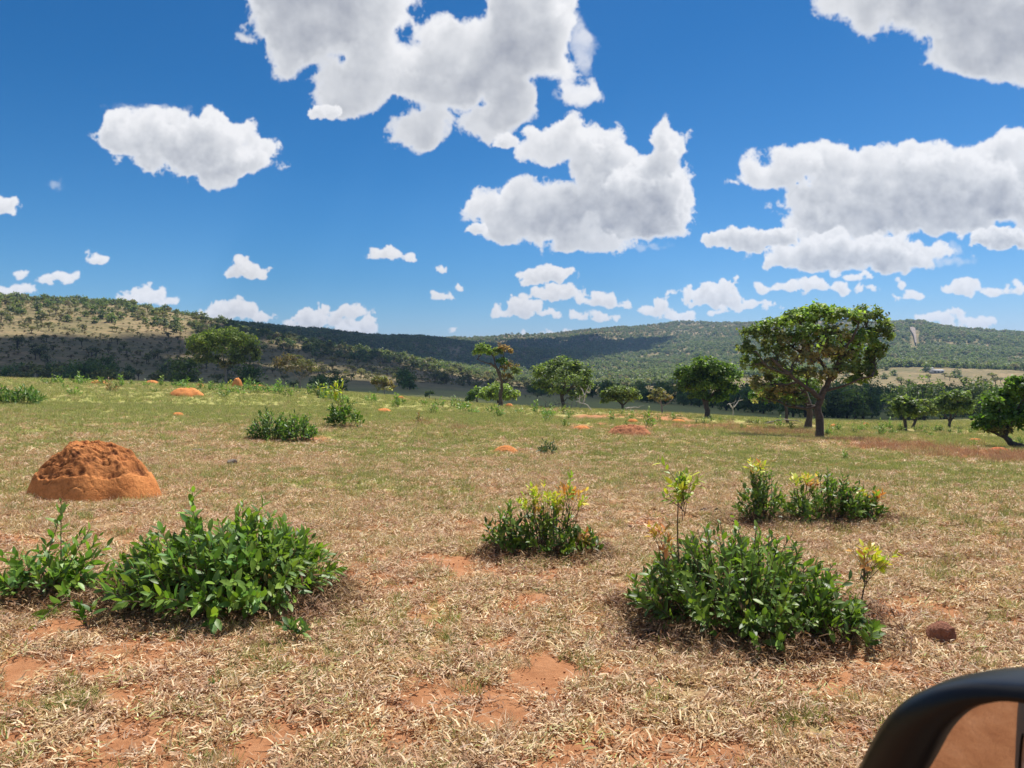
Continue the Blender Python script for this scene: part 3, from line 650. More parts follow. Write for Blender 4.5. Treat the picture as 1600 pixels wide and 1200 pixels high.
make_tree('small_yellow_tree', 'small yellow green tree standing alone on the crest left of centre', 'tree', 601, 616, 84,
    [([(601, 616), (600, 606)], .06, .045)], [(594, 592, 13, 6, 26, 18, GREEN_O), (586, 598, 8, 5, 12, 16, BROWN_P), (606, 600, 11, 6, 18, 18, BROWN_P), (600, 606, 14, 4, 12, 14, GREEN_O)], 113, leaf=.28, bark=MAT_BARK_GREY)
make_tree('small_field_tree', 'small dark trunked tree in the right field, nearer one of two', 'tree', 1416, 680, 42,
    [([(1416, 680), (1415, 664), (1413, 650)], .09, .06), ([(1414, 660), (1424, 646), (1430, 640)], .05, .03)],
    [(1412, 634, 16, 9, 34, 20, GREEN_A), (1428, 644, 14, 10, 28, 20, GREEN_A), (1403, 642, 9, 8, 16, 18, GREEN_A), (1416, 650, 18, 7, 20, 18, GREEN_A)], 114, leaf=.2)
make_tree('slanting_tree', 'small slanting tree behind the small field tree on the right', 'tree', 1424, 671, 54,
    [([(1424, 671), (1430, 662), (1436, 652)], .09, .06), ([(1430, 662), (1424, 650)], .05, .03)],
    [(1436, 636, 18, 10, 40, 20, GREEN_A), (1450, 645, 12, 9, 26, 20, GREEN_A), (1440, 650, 18, 6, 18, 18, GREEN_A)], 115, leaf=.23)
make_tree('round_field_tree', 'round mid green tree at the far side of the right field before dark woodland', 'tree', 1485, 673, 58,
    [([(1485, 673), (1484, 664), (1486, 650)], .10, .06), ([(1485, 664), (1498, 644, 0)], .05, .03), ([(1485, 664), (1475, 648, 0)], .05, .03)],
    [(1492, 624, 22, 11, 40, 22, GREEN_A), (1475, 635, 14, 12, 30, 22, GREEN_A), (1508, 636, 13, 13, 28, 22, GREEN_A), (1490, 645, 24, 9, 26, 18, GREEN_A)], 116, leaf=.27)
make_tree('edge_tree', 'low sprawling dark tree with twisted bare trunk at the right edge', 'tree', 1612, 696, 32,
    [([(1612, 696), (1598, 694), (1586, 690), (1574, 681), (1572, 668)], .12, .08), ([(1574, 680), (1560, 672, 8), (1548, 668)], .06, .03), ([(1572, 670), (1590, 640), (1600, 620)], .08, .04), ([(1573, 672), (1562, 650, -8), (1556, 640)], .05, .03)],
    [(1588, 600, 24, 16, 50, 22, GREEN_B), (1565, 625, 24, 18, 50, 22, GREEN_B), (1620, 610, 28, 26, 60, 22, GREEN_B), (1545, 648, 20, 12, 34, 20, GREEN_B), (1530, 660, 12, 7, 16, 18, GREEN_B), (1580, 650, 28, 18, 50, 20, GREEN_B), (1610, 650, 24, 22, 44, 20, GREEN_B), (1560, 665, 22, 8, 20, 18, GREEN_O)],
    117, leaf=.17)
make_tree('tiny_tree', 'tiny tree alone on the sunlit green slope below the left hill', 'tree', 671, 612, 150,
    [([(671, 612), (671, 606)], .07, .05)], [(671, 603, 6, 3, 16, 14, GREEN_A), (666, 606, 4, 2, 6, 12, GREEN_A)], 118, leaf=.4)

# ------------------------------------------------------------------ dead wood
def dead_wood(name, label, px, py, d, strokes, seed, r=.05, material=None, cat='dead tree'):
    rng = np.random.default_rng(seed); base = azd(px, d); k = base.y / F; a = Acc()
    for s_ in strokes:
        pts = np.array([[(q[0] - px) * k, (q[2] if len(q) > 2 else 0) * k, (py - q[1]) * k] for q in s_])
        tt = np.linspace(0, len(pts) - 1, (len(pts) - 1) * 3 + 1); fine = np.stack([np.interp(tt, range(len(pts)), pts[:, i]) for i in range(3)], 1)
        fine[1:] += rng.normal(0, r * .35, (len(fine) - 1, 3))
        a.tube(fine, np.linspace(r, r * .3, len(fine)), sides=6)
        for q in range(2):
            i = rng.integers(len(fine) // 2, len(fine)); e = fine[i] + rng.normal(0, 5 * k, 3) + np.array([0, 0, 4 * k])
            a.tube(wob(rng, fine[i], e, 4), np.linspace(r * .35, r * .12, 4), sides=4)
    o = link(name, a.mesh(name, [material or MAT_DEAD], True), loc=base); tag(o, label, cat); return o
dead_wood('dead_branch', 'bleached white dead forked branch curving out of the ground right of the round tree', 925, 646, 56,
    [[(925, 646), (918, 637), (908, 633), (900, 631)], [(912, 633), (914, 622), (916, 614), (920, 608)], [(914, 622), (909, 612)], [(917, 616), (921, 618), (923, 606)], [(906, 634), (905, 622)]], 201, .045)
dead_wood('brushwood_pile', 'grey tangled dead brushwood lying under the round tree', 868, 633, 60,
    [[(850 + i * 7, 633), (853 + i * 6 + (i * 37 % 9), 622 + (i * 13 % 7), (i * 29 % 30) - 15), (846 + i * 8 + (i * 53 % 12), 614 + (i * 17 % 10), (i * 31 % 40) - 20)] for i in range(9)] + [[(845, 628), (870, 631, 10), (905, 634)], [(848, 631), (880, 622, -10), (900, 628)]], 202, .03, MAT_BARK_GREY, 'brushwood')
dead_wood('white_stump_tree', 'slender bleached dead tree behind the dense green tree', 1146, 650, 66,
    [[(1146, 650), (1145, 636), (1149, 624)], [(1146, 636), (1140, 628), (1136, 630)], [(1147, 634), (1156, 624, 5), (1162, 622)]], 203, .04)
dead_wood('fallen_branch', 'long grey fallen branch lying across the field left of the gnarled tree', 1195, 660, 46,
    [[(1172, 663), (1192, 659), (1210, 655), (1224, 651)], [(1210, 655), (1228, 652), (1252, 655)], [(1190, 660), (1178, 659)]], 204, .05, MAT_BARK_GREY, 'fallen branch')
dead_wood('broken_branch', 'small pale broken branch beside the umbrella shaped tree', 985, 640, 60,
    [[(984, 641), (986, 634)], [(978, 635), (992, 633), (1000, 634)]], 205, .035)

# ------------------------------------------------------------------ termite mounds
def mound_material():
    m, t, o = mat('termite_earth')
    tcn = t.nodes.new('ShaderNodeTexCoord'); a = t.nodes.new('ShaderNodeAttribute'); a.attribute_name = 'tint'
    geo = t.nodes.new('ShaderNodeNewGeometry')
    n = noise(t, geo.outputs['Position'], 22, 7, .7); n2 = noise(t, geo.outputs['Position'], 3.5, 4, .6)
    c = MIX(t, 1.0, a.outputs[0], ramp(t, n, [(.25, (.62, .56, .52)), (.5, (1, 1, 1)), (.8, (1.25, 1.3, 1.35))]), 'MULTIPLY')
    c = MIX(t, 1.0, c, ramp(t, n2, [(.3, (.78, .72, .7)), (.6, (1.08, 1.08, 1.08))]), 'MULTIPLY')
    p = t.nodes.new('ShaderNodeBsdfPrincipled'); p.inputs['Roughness'].default_value = .95; p.inputs['Specular IOR Level'].default_value = .1
    t.links.new(c, p.inputs['Base Color']); b = t.nodes.new('ShaderNodeBump'); b.inputs['Strength'].default_value = .9; b.inputs['Distance'].default_value = .03
    t.links.new(n, b.inputs['Height']); t.links.new(b.outputs[0], p.inputs['Normal']); t.links.new(p.outputs[0], o.inputs[0])
    return m
MAT_MOUND = mound_material()
def mound(label, x, y, rx, ry, h, seed, na=48, nr=22, crust=0.0, group=None, name='termite_mound', rough=.06, col=(.62, .25, .085)):
    z0 = gz(x, y)
    A, R = np.meshgrid(np.linspace(0, 2 * np.pi, na, endpoint=False), np.linspace(0, 1, nr), indexing='ij')
    ca, sa = np.cos(A), np.sin(A); out = 1 + .16 * pn(ca * 1.3 + seed, sa * 1.3, seed)
    X = ca * R * rx * out; Y = sa * R * ry * out
    H = h * np.clip(1 - R ** (2.2 if crust else 2.2), 0, 1) ** (.70 if crust else .62)
    nn = fbm(X * 2.2 / rx + seed, Y * 2.2 / ry, 5, seed, .6)
    H = H * (1 + .22 * nn) + h * rough * billow(X * 5 / rx, Y * 5 / ry, 4, seed + 3) * np.clip(1 - R, 0, .35) / .35
    T_ = np.array(col)[None, None] * (1 + .15 * nn[..., None])
    if crust > 0:
        # an eroded, pitted cap above a smooth skirt
        hm = H / h; edge = .46 + .16 * pn(ca * 1.4 + seed, sa * 1.4, seed) + .09 * fbm(X * 5, Y * 5, 3, seed)
        bandm = sstep(edge, edge + .03, hm) * sstep(-.75, -.25, (-Y / ry) * .7 + X / rx * .45 + .15 * nn)
        cr = billow(X * 6, Y * 9, 4, seed + 9, .6); cr2 = np.clip(pn(X * 13, Y * 13, seed + 2), -.1, 1)
        dent = bandm * .95 * (.05 + .13 * np.clip(-cr * .8 + .35, 0, 1) + .07 * cr2)
        X = X * (1 - dent * .35 * crust); Y = Y * (1 - dent * .35 * crust); H = H - dent * .20 * crust * h / .55
        dark = np.clip(bandm * (.25 + 1.3 * np.clip(.5 - cr, 0, 1)), 0, .9)[..., None]
        T_ = T_ * (1 - dark) + np.array((.13, .048, .024)) * dark
    if crust > 0:
        vein = np.clip(1 - np.abs(pn(X * 3.1 + .4 * nn + 9, Y * 3.1 + H * 3, seed + 30)) * 14, 0, 1) * sstep(.08, .3, H / h); H = H - .02 * vein; T_ = T_ * (1 - .6 * vein[..., None])
    gr = ground(x + X, y + Y) - z0
    Z = gr * np.clip(R * 1.2, 0, 1) + H - .03
    V = np.stack([X, Y, Z], -1).reshape(-1, 3)
    i = np.arange(na)[:, None]; j = np.arange(nr - 1)[None]; i2 = (i + 1) % na
    Q = np.stack([i * nr + j, i2 * nr + j, i2 * nr + j + 1, i * nr + j + 1], -1).reshape(-1, 4)
    me = new_mesh(name, V, [Q[:, ::-1]], MAT_MOUND, {'tint': T_.reshape(-1, 3)}, True)
    o = link(name, me, loc=(x, y, z0)); tag(o, label, 'termite mound' if name == 'termite_mound' else 'soil heap', group); return o
def mound_px(label, px, py, wpx, hpx, seed, **kw):
    p = hit(px, py); w = wpx / 2 / F * p.y; h = hpx / F * p.y
    ry = kw.pop('ry', w * .8)
    q = 1 + ry * kw.pop('back', .9) / p.y
    return mound(label, p.x * q, p.y * q, w * q, ry, h * q, seed, **kw)
mound_px('large orange termite mound with pitted crust at the left, behind the leafy shrub', 148, 790, 196, 88, 3, na=260, nr=150, crust=1.0, rough=.03, ry=.66, back=1.0)
mound_px('broad low orange mound in the green field at left, below the feathery tree', 292, 620, 54, 13, 5, na=64, nr=40)
mound_px('small orange mound between the two middle bushes in the field centre', 791, 708, 42, 12, 7, na=64, nr=40)
mound_px('small domed orange mound right beside the trunk of the feathery tree', 371, 605, 17, 14, 9)
mound_px('small flat orange mound in front of the broad mound on the left', 278, 650, 20, 6, 11)
mound_px('low mound at the crest between the weed clump and the broad mound', 238, 599, 20, 5, 13)
mound_px('low orange mound at the far left edge of the crest', 6, 588, 22, 9, 15)
mound_px('low mound at the crest left of the yellow weed clump', 155, 600, 24, 6, 17)
mound_px('little mound touching the right of the broad mound', 313, 604, 12, 5, 19)
mound_px('low oval red mound left of the wide red soil heap', 909, 672, 30, 7, 21)
mound_px('wide red soil heap in the middle distance right of centre', 985, 682, 72, 13, 23, na=72, nr=40, rough=.55, name='soil_heap', col=(.42, .18, .09))
mound_px('little red mound beside the trunk of the crooked tree', 796, 636, 13, 6, 25)
mound_px('small red mound on the crest left of the crooked tree', 601, 644, 24, 6, 27)
mound_px('small orange mound in the right field beyond the gnarled tree', 1353, 666, 12, 6, 29)
mound_px('small orange mound beyond the trunk of the gnarled tree', 1303, 667, 12, 5, 31)
mound_px('orange mound at the right under the sprawling edge tree', 1524, 690, 22, 6, 33)
mound_px('reddish heap on the soil strip near the right edge', 1560, 706, 34, 8, 35, name='soil_heap', col=(.50, .17, .075))
mound_px('tiny orange mound left of the small yellow green tree', 627, 623, 12, 4, 37)
mound_px('small mound with weeds beside the pair of centre left bushes', 508, 694, 34, 5, 39, name='soil_heap')
mound_px('small red heap behind the wide red soil heap', 988, 660, 20, 6, 41, name='soil_heap')
mound_px('red heap on the crest between umbrella tree and dense tree', 1060, 660, 24, 6, 43, name='soil_heap')
mound_px('faint orange mound at the crest right of the feathery tree', 402, 604, 26, 3, 45)

# rock and clods
def rock(name, label, cat, px, py, wpx, hpx, seed, col, sharp=.35):
    p = hit(px, py); w = wpx / 2 / F * p.y; h = hpx / F * p.y; rng = np.random.default_rng(seed)
    import bmesh
    bm = bmesh.new(); bmesh.ops.create_icosphere(bm, subdivisions=4, radius=1)
    V = np.array([v.co[:] for v in bm.verts])
    pl = unit(rng.normal(size=(11, 3))); od = rng.uniform(.62, .95, 11)
    for n_, q in zip(pl, od):
        dd = V @ n_; V = V - np.clip(dd - q, 0, None)[:, None] * n_
    V *= (1 + .22 * fbm(V[:, 0] * 2.0 + seed, V[:, 1] * 2.5 + V[:, 2] * 2, 4, seed))[:, None]
    V = V * np.array([w, w * .8, h * .62]); V[:, 2] += h * .30
    for v, c in zip(bm.verts, V): v.co = c
    me = bpy.data.meshes.new(name); bm.to_mesh(me); bm.free()
    at = me.attributes.new('tint', 'FLOAT_COLOR', 'POINT'); at.data.foreach_set('color', np.tile(np.array([*col, 1], np.float32), len(me.vertices)))
    me.materials.append(MAT_MOUND)
    o = link(name, me, loc=(p.x, p.y, p.z)); o.rotation_euler = (.1, -.2, rng.uniform(0, 3)); tag(o, label, cat); return o
rock('rock', 'angular brown rock lying on dry grass above the car mirror', 'rock', 1470, 1008, 46, 36, 51, (.30, .14, .09))
rock('clod', 'grey broken lump on the grass behind the leafy shrub', 'clod', 363, 727, 20, 12, 52, (.24, .21, .17))
rock('clod', 'low grey lump on the grass right of the large mound', 'clod', 306, 706, 26, 5, 53, (.25, .21, .18))
rock('clod', 'dark dung clod left of the lime shoot', 'clod', 986, 828, 14, 8, 54, (.06, .045, .035))
rock('clod', 'dark dung clod left of the far right bush', 'clod', 1120, 800, 9, 7, 55, (.06, .045, .035))
rock('clod', 'small dark clod right of the mid field sprig', 'clod', 920, 697, 8, 5, 56, (.06, .045, .035))
rock('stone', 'pale flat stone below the small centre mound', 'stone', 793, 737, 13, 5, 57, (.42, .36, .31))
rock('clod', 'tiny dark clod on the grass left of centre', 'clod', 507, 717, 9, 4, 58, (.12, .10, .08))
rock('clod', 'dark clod between lime shoot and far right bush', 'clod', 1098, 799, 16, 4, 59, (.08, .05, .04))

# ------------------------------------------------------------------ shrubs with single leaves
LA = [(.130, .235, .032), (.185, .32, .048), (.095, .180, .032), (.25, .39, .06), (.15, .28, .08)]
LC = [(.105, .185, .030), (.150, .245, .038), (.078, .140, .026), (.21, .32, .045)]
LY = [(.62, .62, .07), (.52, .58, .06), (.72, .60, .12), (.38, .50, .06)]
LO = [(.75, .36, .12), (.68, .28, .10), (.74, .50, .15), (.62, .38, .12)]
LD = [(.28, .17, .07), (.20, .12, .06)]
_leafcache = {}
def leaf_mesh(shape, col, i):
    key = (shape, i, tuple(col))
    if key not in _leafcache:
        v, f = leaf_tpl(*shape)
        a = Acc(); a.add(v, f, col); _leafcache[key] = a.mesh('leaf', [MAT_LEAF])
    return _leafcache[key]
def shrub(name, label, cat, base, stems, seed, leaf_len, shape, pal, n_objects=300, group=None, dry=0):
    """stems: list of dict(p0, p1, n leaves, start, pal, scale). base: Vector. Each visible large leaf is its own part."""
    rng = np.random.default_rng(seed); root = empty(name, base); sa = Acc()
    LP = []; LF = []; LS = []; LT = []; LV = []
    for st in stems:
        p0 = np.array(st['p0'], float); p1 = np.array(st['p1'], float); n = st['n']; pl = np.array(st.get('pal', pal)); L_ = np.linalg.norm(p1 - p0)
        mid = (p0 + p1) / 2 + np.array([0, 0, .14 * L_]) * st.get('arch', 1) + rng.normal(0, .05 * L_, 3)
        t = np.linspace(0, 1, 7)[:, None]; cur = (1 - t) ** 2 * p0 + 2 * t * (1 - t) * mid + t * t * p1
        r = st.get('r', .004 + .003 * L_); sa.tube(cur, np.linspace(r, r * .35, 7), sides=5)
        s0 = st.get('start', .35); ts = s0 + (1 - s0) * (np.arange(n) + .5) / n; ts = ts ** st.get('bias', .85)
        ph = rng.uniform(0, 6.28)
        for q, tt in enumerate(ts):
            tt = min(tt, 1.0); c = (1 - tt) ** 2 * p0 + 2 * tt * (1 - tt) * mid + tt * tt * p1
            tg = unit(2 * (1 - tt) * (mid - p0) + 2 * tt * (p1 - mid)); a = ph + q * 2.4
            sd = unit(np.cross(tg, [math.cos(a), math.sin(a), .3])); op = 1.15 - .55 * tt + rng.normal(0, .2)
            d = unit(tg * math.cos(op) + sd * math.sin(op) + np.array([0, -.08, .02])); nr = unit(tg * math.sin(op) - sd * math.cos(op) + rng.normal(0, .25, 3))
            if nr[2] < 0 and rng.random() < .7: nr = -nr
            LP.append(c); LF.append((d, nr)); LS.append(leaf_len * st.get('scale', 1) * rng.uniform(.5, 1.22) * (.75 + .35 * math.sin(math.pi * min(1, tt))))
            ci = rng.integers(len(pl)); LT.append(pl[ci]); LV.append(ci)
    for i in range(dry):
        a = rng.uniform(0, 6.28); q = rng.uniform(.3, 1)
    LP = np.array(LP); D_ = np.array([f[0] for f in LF]); N_ = np.array([f[1] for f in LF]); LS = np.array(LS); LT = np.array(LT)
    fr = frames(D_, N_)
    link('stems', sa.mesh('stems', [MAT_STEM], True), root)
    # the leaves that face the camera and the light best are singled out as parts
    score = LP[:, 1] * .9 - LP[:, 2] * 1.0 - LS * 2 + rng.normal(0, .04, len(LP)); order = np.argsort(score)
    one = order[:n_objects]; rest = order[n_objects:]
    from mathutils import Matrix
    for i in one:
        m = leaf_mesh(shape, LT[i], 0); o = bpy.data.objects.new('leaf', m); COL.objects.link(o); o.parent = root
        R = fr[i] * LS[i]; o.matrix_local = Matrix(((R[0, 0], R[0, 1], R[0, 2], LP[i, 0]), (R[1, 0], R[1, 1], R[1, 2], LP[i, 1]), (R[2, 0], R[2, 1], R[2, 2], LP[i, 2]), (0, 0, 0, 1)))
    if len(rest):
        tv, tf = leaf_tpl(*shape); a = Acc(); tt = LT[rest] * rng.uniform(.75, 1.25, (len(rest), 1))
        a.inst(tv, tf, fr[rest], LP[rest], LS[rest], tt); o = link('foliage', a.mesh('foliage', [MAT_LEAF]), root); o['kind'] = 'stuff'
    tag(root, label, cat, group); return root
def dome_stems(rng, rx, ry, h, n, leaves, root_r=.35, cx=0, cy=0, pal=None, hv=.22, **kw):
    out = []
    for i in range(n):
        a = rng.uniform(0, 6.283); q = math.sqrt(rng.random()); ex, ey = math.cos(a) * q, math.sin(a) * q
        z = h * (1 - q ** 2.6 * .72) * rng.uniform(1 - hv * 1.6, 1 + hv * .8)
        p1 = (cx + ex * rx, cy + ey * ry, z); p0 = (cx + ex * rx * root_r + rng.normal(0, .04), cy + ey * ry * root_r + rng.normal(0, .04), -.02)
        d = dict(p0=p0, p1=p1, n=leaves + rng.integers(-2, 3), **kw)
        if pal is not None: d['pal'] = pal
        out.append(d)
    return out
def at(px, py, b):      # offset from base b of the point seen at (px,py) standing at b's depth
    k = b.y / F; return ((px - 800) * k - b.x, 0, CAMZ + (HZ - py) * k - b.z)

rng = np.random.default_rng(77)
bA = hit(352, 940); kA = bA.y / F
sA = dome_stems(rng, 190 * kA, .80, 124 * kA, 210, 12, .55, start=.15) + dome_stems(rng, 120 * kA, .6, 146 * kA, 50, 10, .5, start=.4)
sA += dome_stems(rng, 185 * kA, .8, 112 * kA, 14, 5, .5, start=.5, pal=LD + [(.34, .30, .08)], scale=.8)
sA += [dict(p0=(-.28, .1, .3), p1=at(300, 768, bA), n=9, start=.35, r=.006, scale=.95), dict(p0=(.1, -.2, .3), p1=at(390, 800, bA), n=8, start=.4)]
shrub('leafy_shrub', 'large low leafy green shrub in the left foreground in front of the termite mound', 'shrub', bA, sA, 301, .112, (.40, .10, .16, 3), LA)
bB = hit(75, 930); kB = bB.y / F
sB = []
for (a, b, c, d_) in [(60, 960, 75, 800), (80, 950, 95, 782), (50, 950, 20, 865), (60, 955, 0, 870), (90, 955, 130, 830), (100, 960, 150, 860), (40, 955, 60, 855), (100, 955, 110, 880), (120, 955, 150, 900), (20, 950, -20, 890), (70, 965, 90, 900), (110, 965, 120, 850), (30, 960, 35, 880), (95, 965, 135, 905), (60, 950, 105, 840), (85, 950, 60, 880), (130, 965, 145, 935)]:
    p0 = at(a, min(b, 935), bB); p1 = at(c, d_, bB); sB.append(dict(p0=(p0[0], rng.normal(0, .12), -.02), p1=(p1[0], rng.normal(0, .25), p1[2]), n=12, start=.25))
sB += dome_stems(rng, 78 * kB, .45, 66 * kB, 34, 10, .5, start=.2, cx=-5 * kB)
sB.append(dict(p0=(.0, 0, .1), p1=at(112, 860, bB), n=7, start=.5, pal=LY, scale=.6))
shrub('straggly_shrub', 'straggly green sapling clump at the left edge beside the large leafy shrub', 'shrub', bB, sB, 302, .105, (.40, .10, .16, 3), LA + [(.16, .24, .04)], 230)
for k_, (x, y, w, h_, lab, sd) in enumerate([(138, 985, 30, 42, 'small young leafy sprout below the straggly sapling clump', 303), (460, 1002, 40, 34, 'small pale sprout at the lower right of the large leafy shrub', 304), (395, 925, 30, 10, 'x', 0)][:2]):
    b = hit(x, y); k = b.y / F; st = [dict(p0=(0, 0, -.01), p1=(rng.uniform(-.6, .6) * w * k, rng.uniform(-.4, .4) * w * k, h_ * k * rng.uniform(.6, 1)), n=7, start=.3) for _ in range(5)]
    shrub('sprout', lab, 'plant', b, st, sd, .085, (.42, .1, .16, 3), [(.10, .20, .03), (.17, .26, .04), (.07, .15, .03)], 60)

bC = hit(1160, 974); kC = bC.y / F; sh2 = (.40, .10, .16, 3)
sC = dome_stems(rng, 180 * kC, .80, 136 * kC, 250, 13, .6, start=.12) + dome_stems(rng, 60 * kC, .3, 80 * kC, 24, 11, .5, cx=110 * kC, cy=-.42, start=.3)
sC += dome_stems(rng, 50 * kC, .3, 112 * kC, 20, 11, .5, cx=-125 * kC, cy=.1, start=.3)
sC += dome_stems(rng, 175 * kC, .8, 120 * kC, 14, 5, .5, start=.5, pal=LD + [(.34, .32, .08)], scale=.8)
sC += [dict(p0=(at(1075, 900, bC)[0], .1, .1), p1=at(1064, 738, bC), n=11, start=.80, bias=1, pal=LA, scale=.8, r=.008, arch=.1)]
for q in range(16):
    e = at(1064 + rng.normal(0, 16), 752 + rng.normal(0, 18), bC); s0_ = at(1069 + rng.normal(0, 2), 785 + rng.normal(0, 12), bC)
    sC.append(dict(p0=s0_, p1=(e[0], rng.normal(0, .05), e[2]), n=7, start=.15, pal=LY[:2] + [LY[3], (.20, .32, .04)], scale=.85, r=.003))
sC.append(dict(p0=at(1070, 800, bC), p1=at(1030, 776, bC), n=7, start=.3, pal=[(.16, .28, .04), (.24, .36, .05)], scale=.6, r=.004))
for (x, y, nn, pal) in [(1030, 838, 9, LO), (1018, 832, 8, LO + LY), (1045, 850, 7, LO), (1366, 862, 8, LY), (1355, 855, 7, LY + LO), (1378, 868, 8, LY), (1395, 882, 8, LY), (1345, 868, 6, LO), (1385, 890, 6, LY)]:
    for q in range(3):
        e = at(x + rng.normal(0, 7), y + rng.normal(0, 7), bC); x0 = 1040 if x < 1200 else 1352
        s_ = at(x0 + rng.normal(0, 4), (880 if x < 1200 else 905) + rng.normal(0, 8), bC); sC.append(dict(p0=(s_[0], 0, s_[2]), p1=(e[0], rng.normal(0, .06), e[2]), n=nn - 2, start=.55, pal=pal, scale=.85, r=.003))
sC.append(dict(p0=at(1342, 960, bC), p1=at(1354, 895, bC), n=4, start=.6, r=.007))
shrub('dark_shrub', 'large dark green shrub in the right foreground with a tall lime shoot and orange tips', 'shrub', bC, sC, 305, .085, sh2, LC)
bD = hit(850, 865); kD = bD.y / F
sD = dome_stems(rng, 66 * kD, .35, 74 * kD, 56, 11, .5, cx=5 * kD, start=.25) + dome_stems(rng, 38 * kD, .25, 86 * kD, 30, 11, .4, cx=-58 * kD, start=.25) + dome_stems(rng, 30 * kD, .2, 40 * kD, 14, 9, .4, cx=62 * kD, start=.3)
for (x, y, pal, nn) in [(830, 772, LY, 5), (815, 780, LY, 4), (850, 765, LY + LO[2:3], 5), (868, 770, LY, 5), (885, 765, LO, 4), (900, 760, LO, 5), (905, 778, LY, 3), (897, 748, [(.30, .42, .05)], 2), (840, 785, LO[2:], 3), (875, 785, LY, 4), (920, 780, LO, 2), (915, 836, LO, 4), (918, 850, LO + LY, 4), (925, 845, LO, 2)]:
    for q in range(nn):
        e = at(x + rng.normal(0, 6), y + rng.normal(0, 6), bD); s_ = at(850 + (x - 850) * .6 + rng.normal(0, 6), min(y + 55, 868) + rng.normal(0, 6), bD)
        sD.append(dict(p0=(s_[0], 0, s_[2]), p1=(e[0], rng.normal(0, .07), e[2]), n=7, start=.5, pal=pal, scale=.95, r=.003))
shrub('orange_tipped_shrub', 'medium green shrub in the middle foreground tipped with yellow and orange leaves', 'shrub', bD, sD, 306, .082, sh2, LC + [(.09, .17, .03)])
bE = hit(1262, 815); kE = bE.y / F
sE = dome_stems(rng, 78 * kE, .45, 70 * kE, 80, 12, .5, cx=32 * kE, start=.22) + dome_stems(rng, 46 * kE, .35, 76 * kE, 46, 12, .4, cx=-72 * kE, start=.2) + dome_stems(rng, 30 * kE, .3, 44 * kE, 20, 10, .4, cx=95 * kE, start=.22)
sE += [dict(p0=(at(1185, 810, bE)[0], 0, 0), p1=at(1180 + rng.normal(0, 5), 730 + 12 * q, bE), n=14, start=.35) for q in range(4)]
for (x, y, pal, nn) in [(1178, 722, LY, 5), (1188, 728, LY + LO, 3), (1245, 745, LY, 5), (1262, 745, LY + LO, 5), (1275, 748, LO, 3), (1350, 768, LY, 3), (1368, 770, LO, 4), (1160, 800, [(.25, .36, .05)], 3)]:
    for q in range(nn):
        e = at(x + rng.normal(0, 6), y + rng.normal(0, 4), bE); s_ = at(x + rng.normal(0, 6), y + 36, bE)
        sE.append(dict(p0=(s_[0], 0, s_[2]), p1=(e[0], rng.normal(0, .07), e[2]), n=7, start=.45, pal=pal, scale=1.0, r=.003))
shrub('twin_crested_shrub', 'wide dark green shrub with yellow tips behind the large right foreground shrub', 'shrub', bE, sE, 307, .085, sh2, LC)
bG = hit(443, 690); kG = bG.y / F
shrub('twin_bush', 'dark green double bush in the field left of centre', 'shrub', bG, dome_stems(rng, 36 * kG, .5, 48 * kG, 74, 12, .5, cx=-22 * kG, start=.15) + dome_stems(rng, 36 * kG, .5, 42 * kG, 74, 12, .5, cx=22 * kG, start=.15), 308, .13, (.3, .1, .1, 3), LC + [(.08, .14, .07)], 120)
bH = hit(540, 668); kH = bH.y / F
sH = dome_stems(rng, 34 * kH, .5, 38 * kH, 34, 10, .4, start=.25)
sH += [dict(p0=(0, 0, .1), p1=at(522 + rng.normal(0, 8), 604 + rng.normal(0, 6), bH), n=7, start=.6, pal=LY + [(.25, .38, .05)], scale=.9) for _ in range(12)]
shrub('open_bush', 'open broad leaved bush with a lime green shoot right of the double bush', 'shrub', bH, sH, 309, .19, (.42, .1, .14, 3), LC + [(.08, .16, .03)], 120)
bI = hit(855, 710); kI = bI.y / F
shrub('sprig', 'small dark sprig bush in mid field right of the little centre mound', 'plant', bI, dome_stems(rng, 18 * kI, .25, 24 * kI, 12, 10, .2, start=.2), 310, .11, (.28, .1, .1, 3), [(.06, .10, .04), (.08, .12, .05)], 60)
bJ = hit(35, 632); kJ = bJ.y / F
shrub('edge_bush', 'light green grassy bush at the left edge of the field', 'shrub', bJ, dome_stems(rng, 38 * kJ, .8, 26 * kJ, 60, 9, .5, start=.1, pal=[(.09, .17, .04), (.13, .22, .05)]) + dome_stems(rng, 14 * kJ, .6, 44 * kJ, 16, 9, .4, cx=-34 * kJ, start=.2), 311, .26, (.24, .1, .12, 3), LC, 80)

# small field plants, alike things in one group
def small_plant_mesh(seed, pal, n=9, w=.5, h=.45, ll=.16, sh=(.3, .1, .12, 3)):
    r = np.random.default_rng(seed); a = Acc(); tv, tf = leaf_tpl(*sh); P_ = []; D_ = []; N_ = []
    for st in dome_stems(r, w / 2, w / 2, h, n, 9, .3, start=.2):
        p0 = np.array(st['p0']); p1 = np.array(st['p1']); a.tube(wob(r, p0, p1, 4, .05), np.linspace(.008, .003, 4), (.15, .10, .06), 4)
        for t_ in np.linspace(.25, 1, st['n']):
            c = p0 + (p1 - p0) * t_; tg = unit(p1 - p0); q = unit(np.cross(tg, r.normal(size=3))); P_.append(c); D_.append(unit(tg * .7 + q * .8)); N_.append(unit(tg * .7 - q * .6 + r.normal(0, .3, 3)))
    P_ = np.array(P_); n_ = len(P_); pal = np.array(pal)
    a.inst(tv, tf, frames(np.array(D_), np.array(N_)), P_, ll * r.uniform(.6, 1.1, n_), pal[r.integers(0, len(pal), n_)] * r.uniform(.7, 1.3, (n_, 1)))
    return a.mesh('small_plant', [MAT_LEAF])
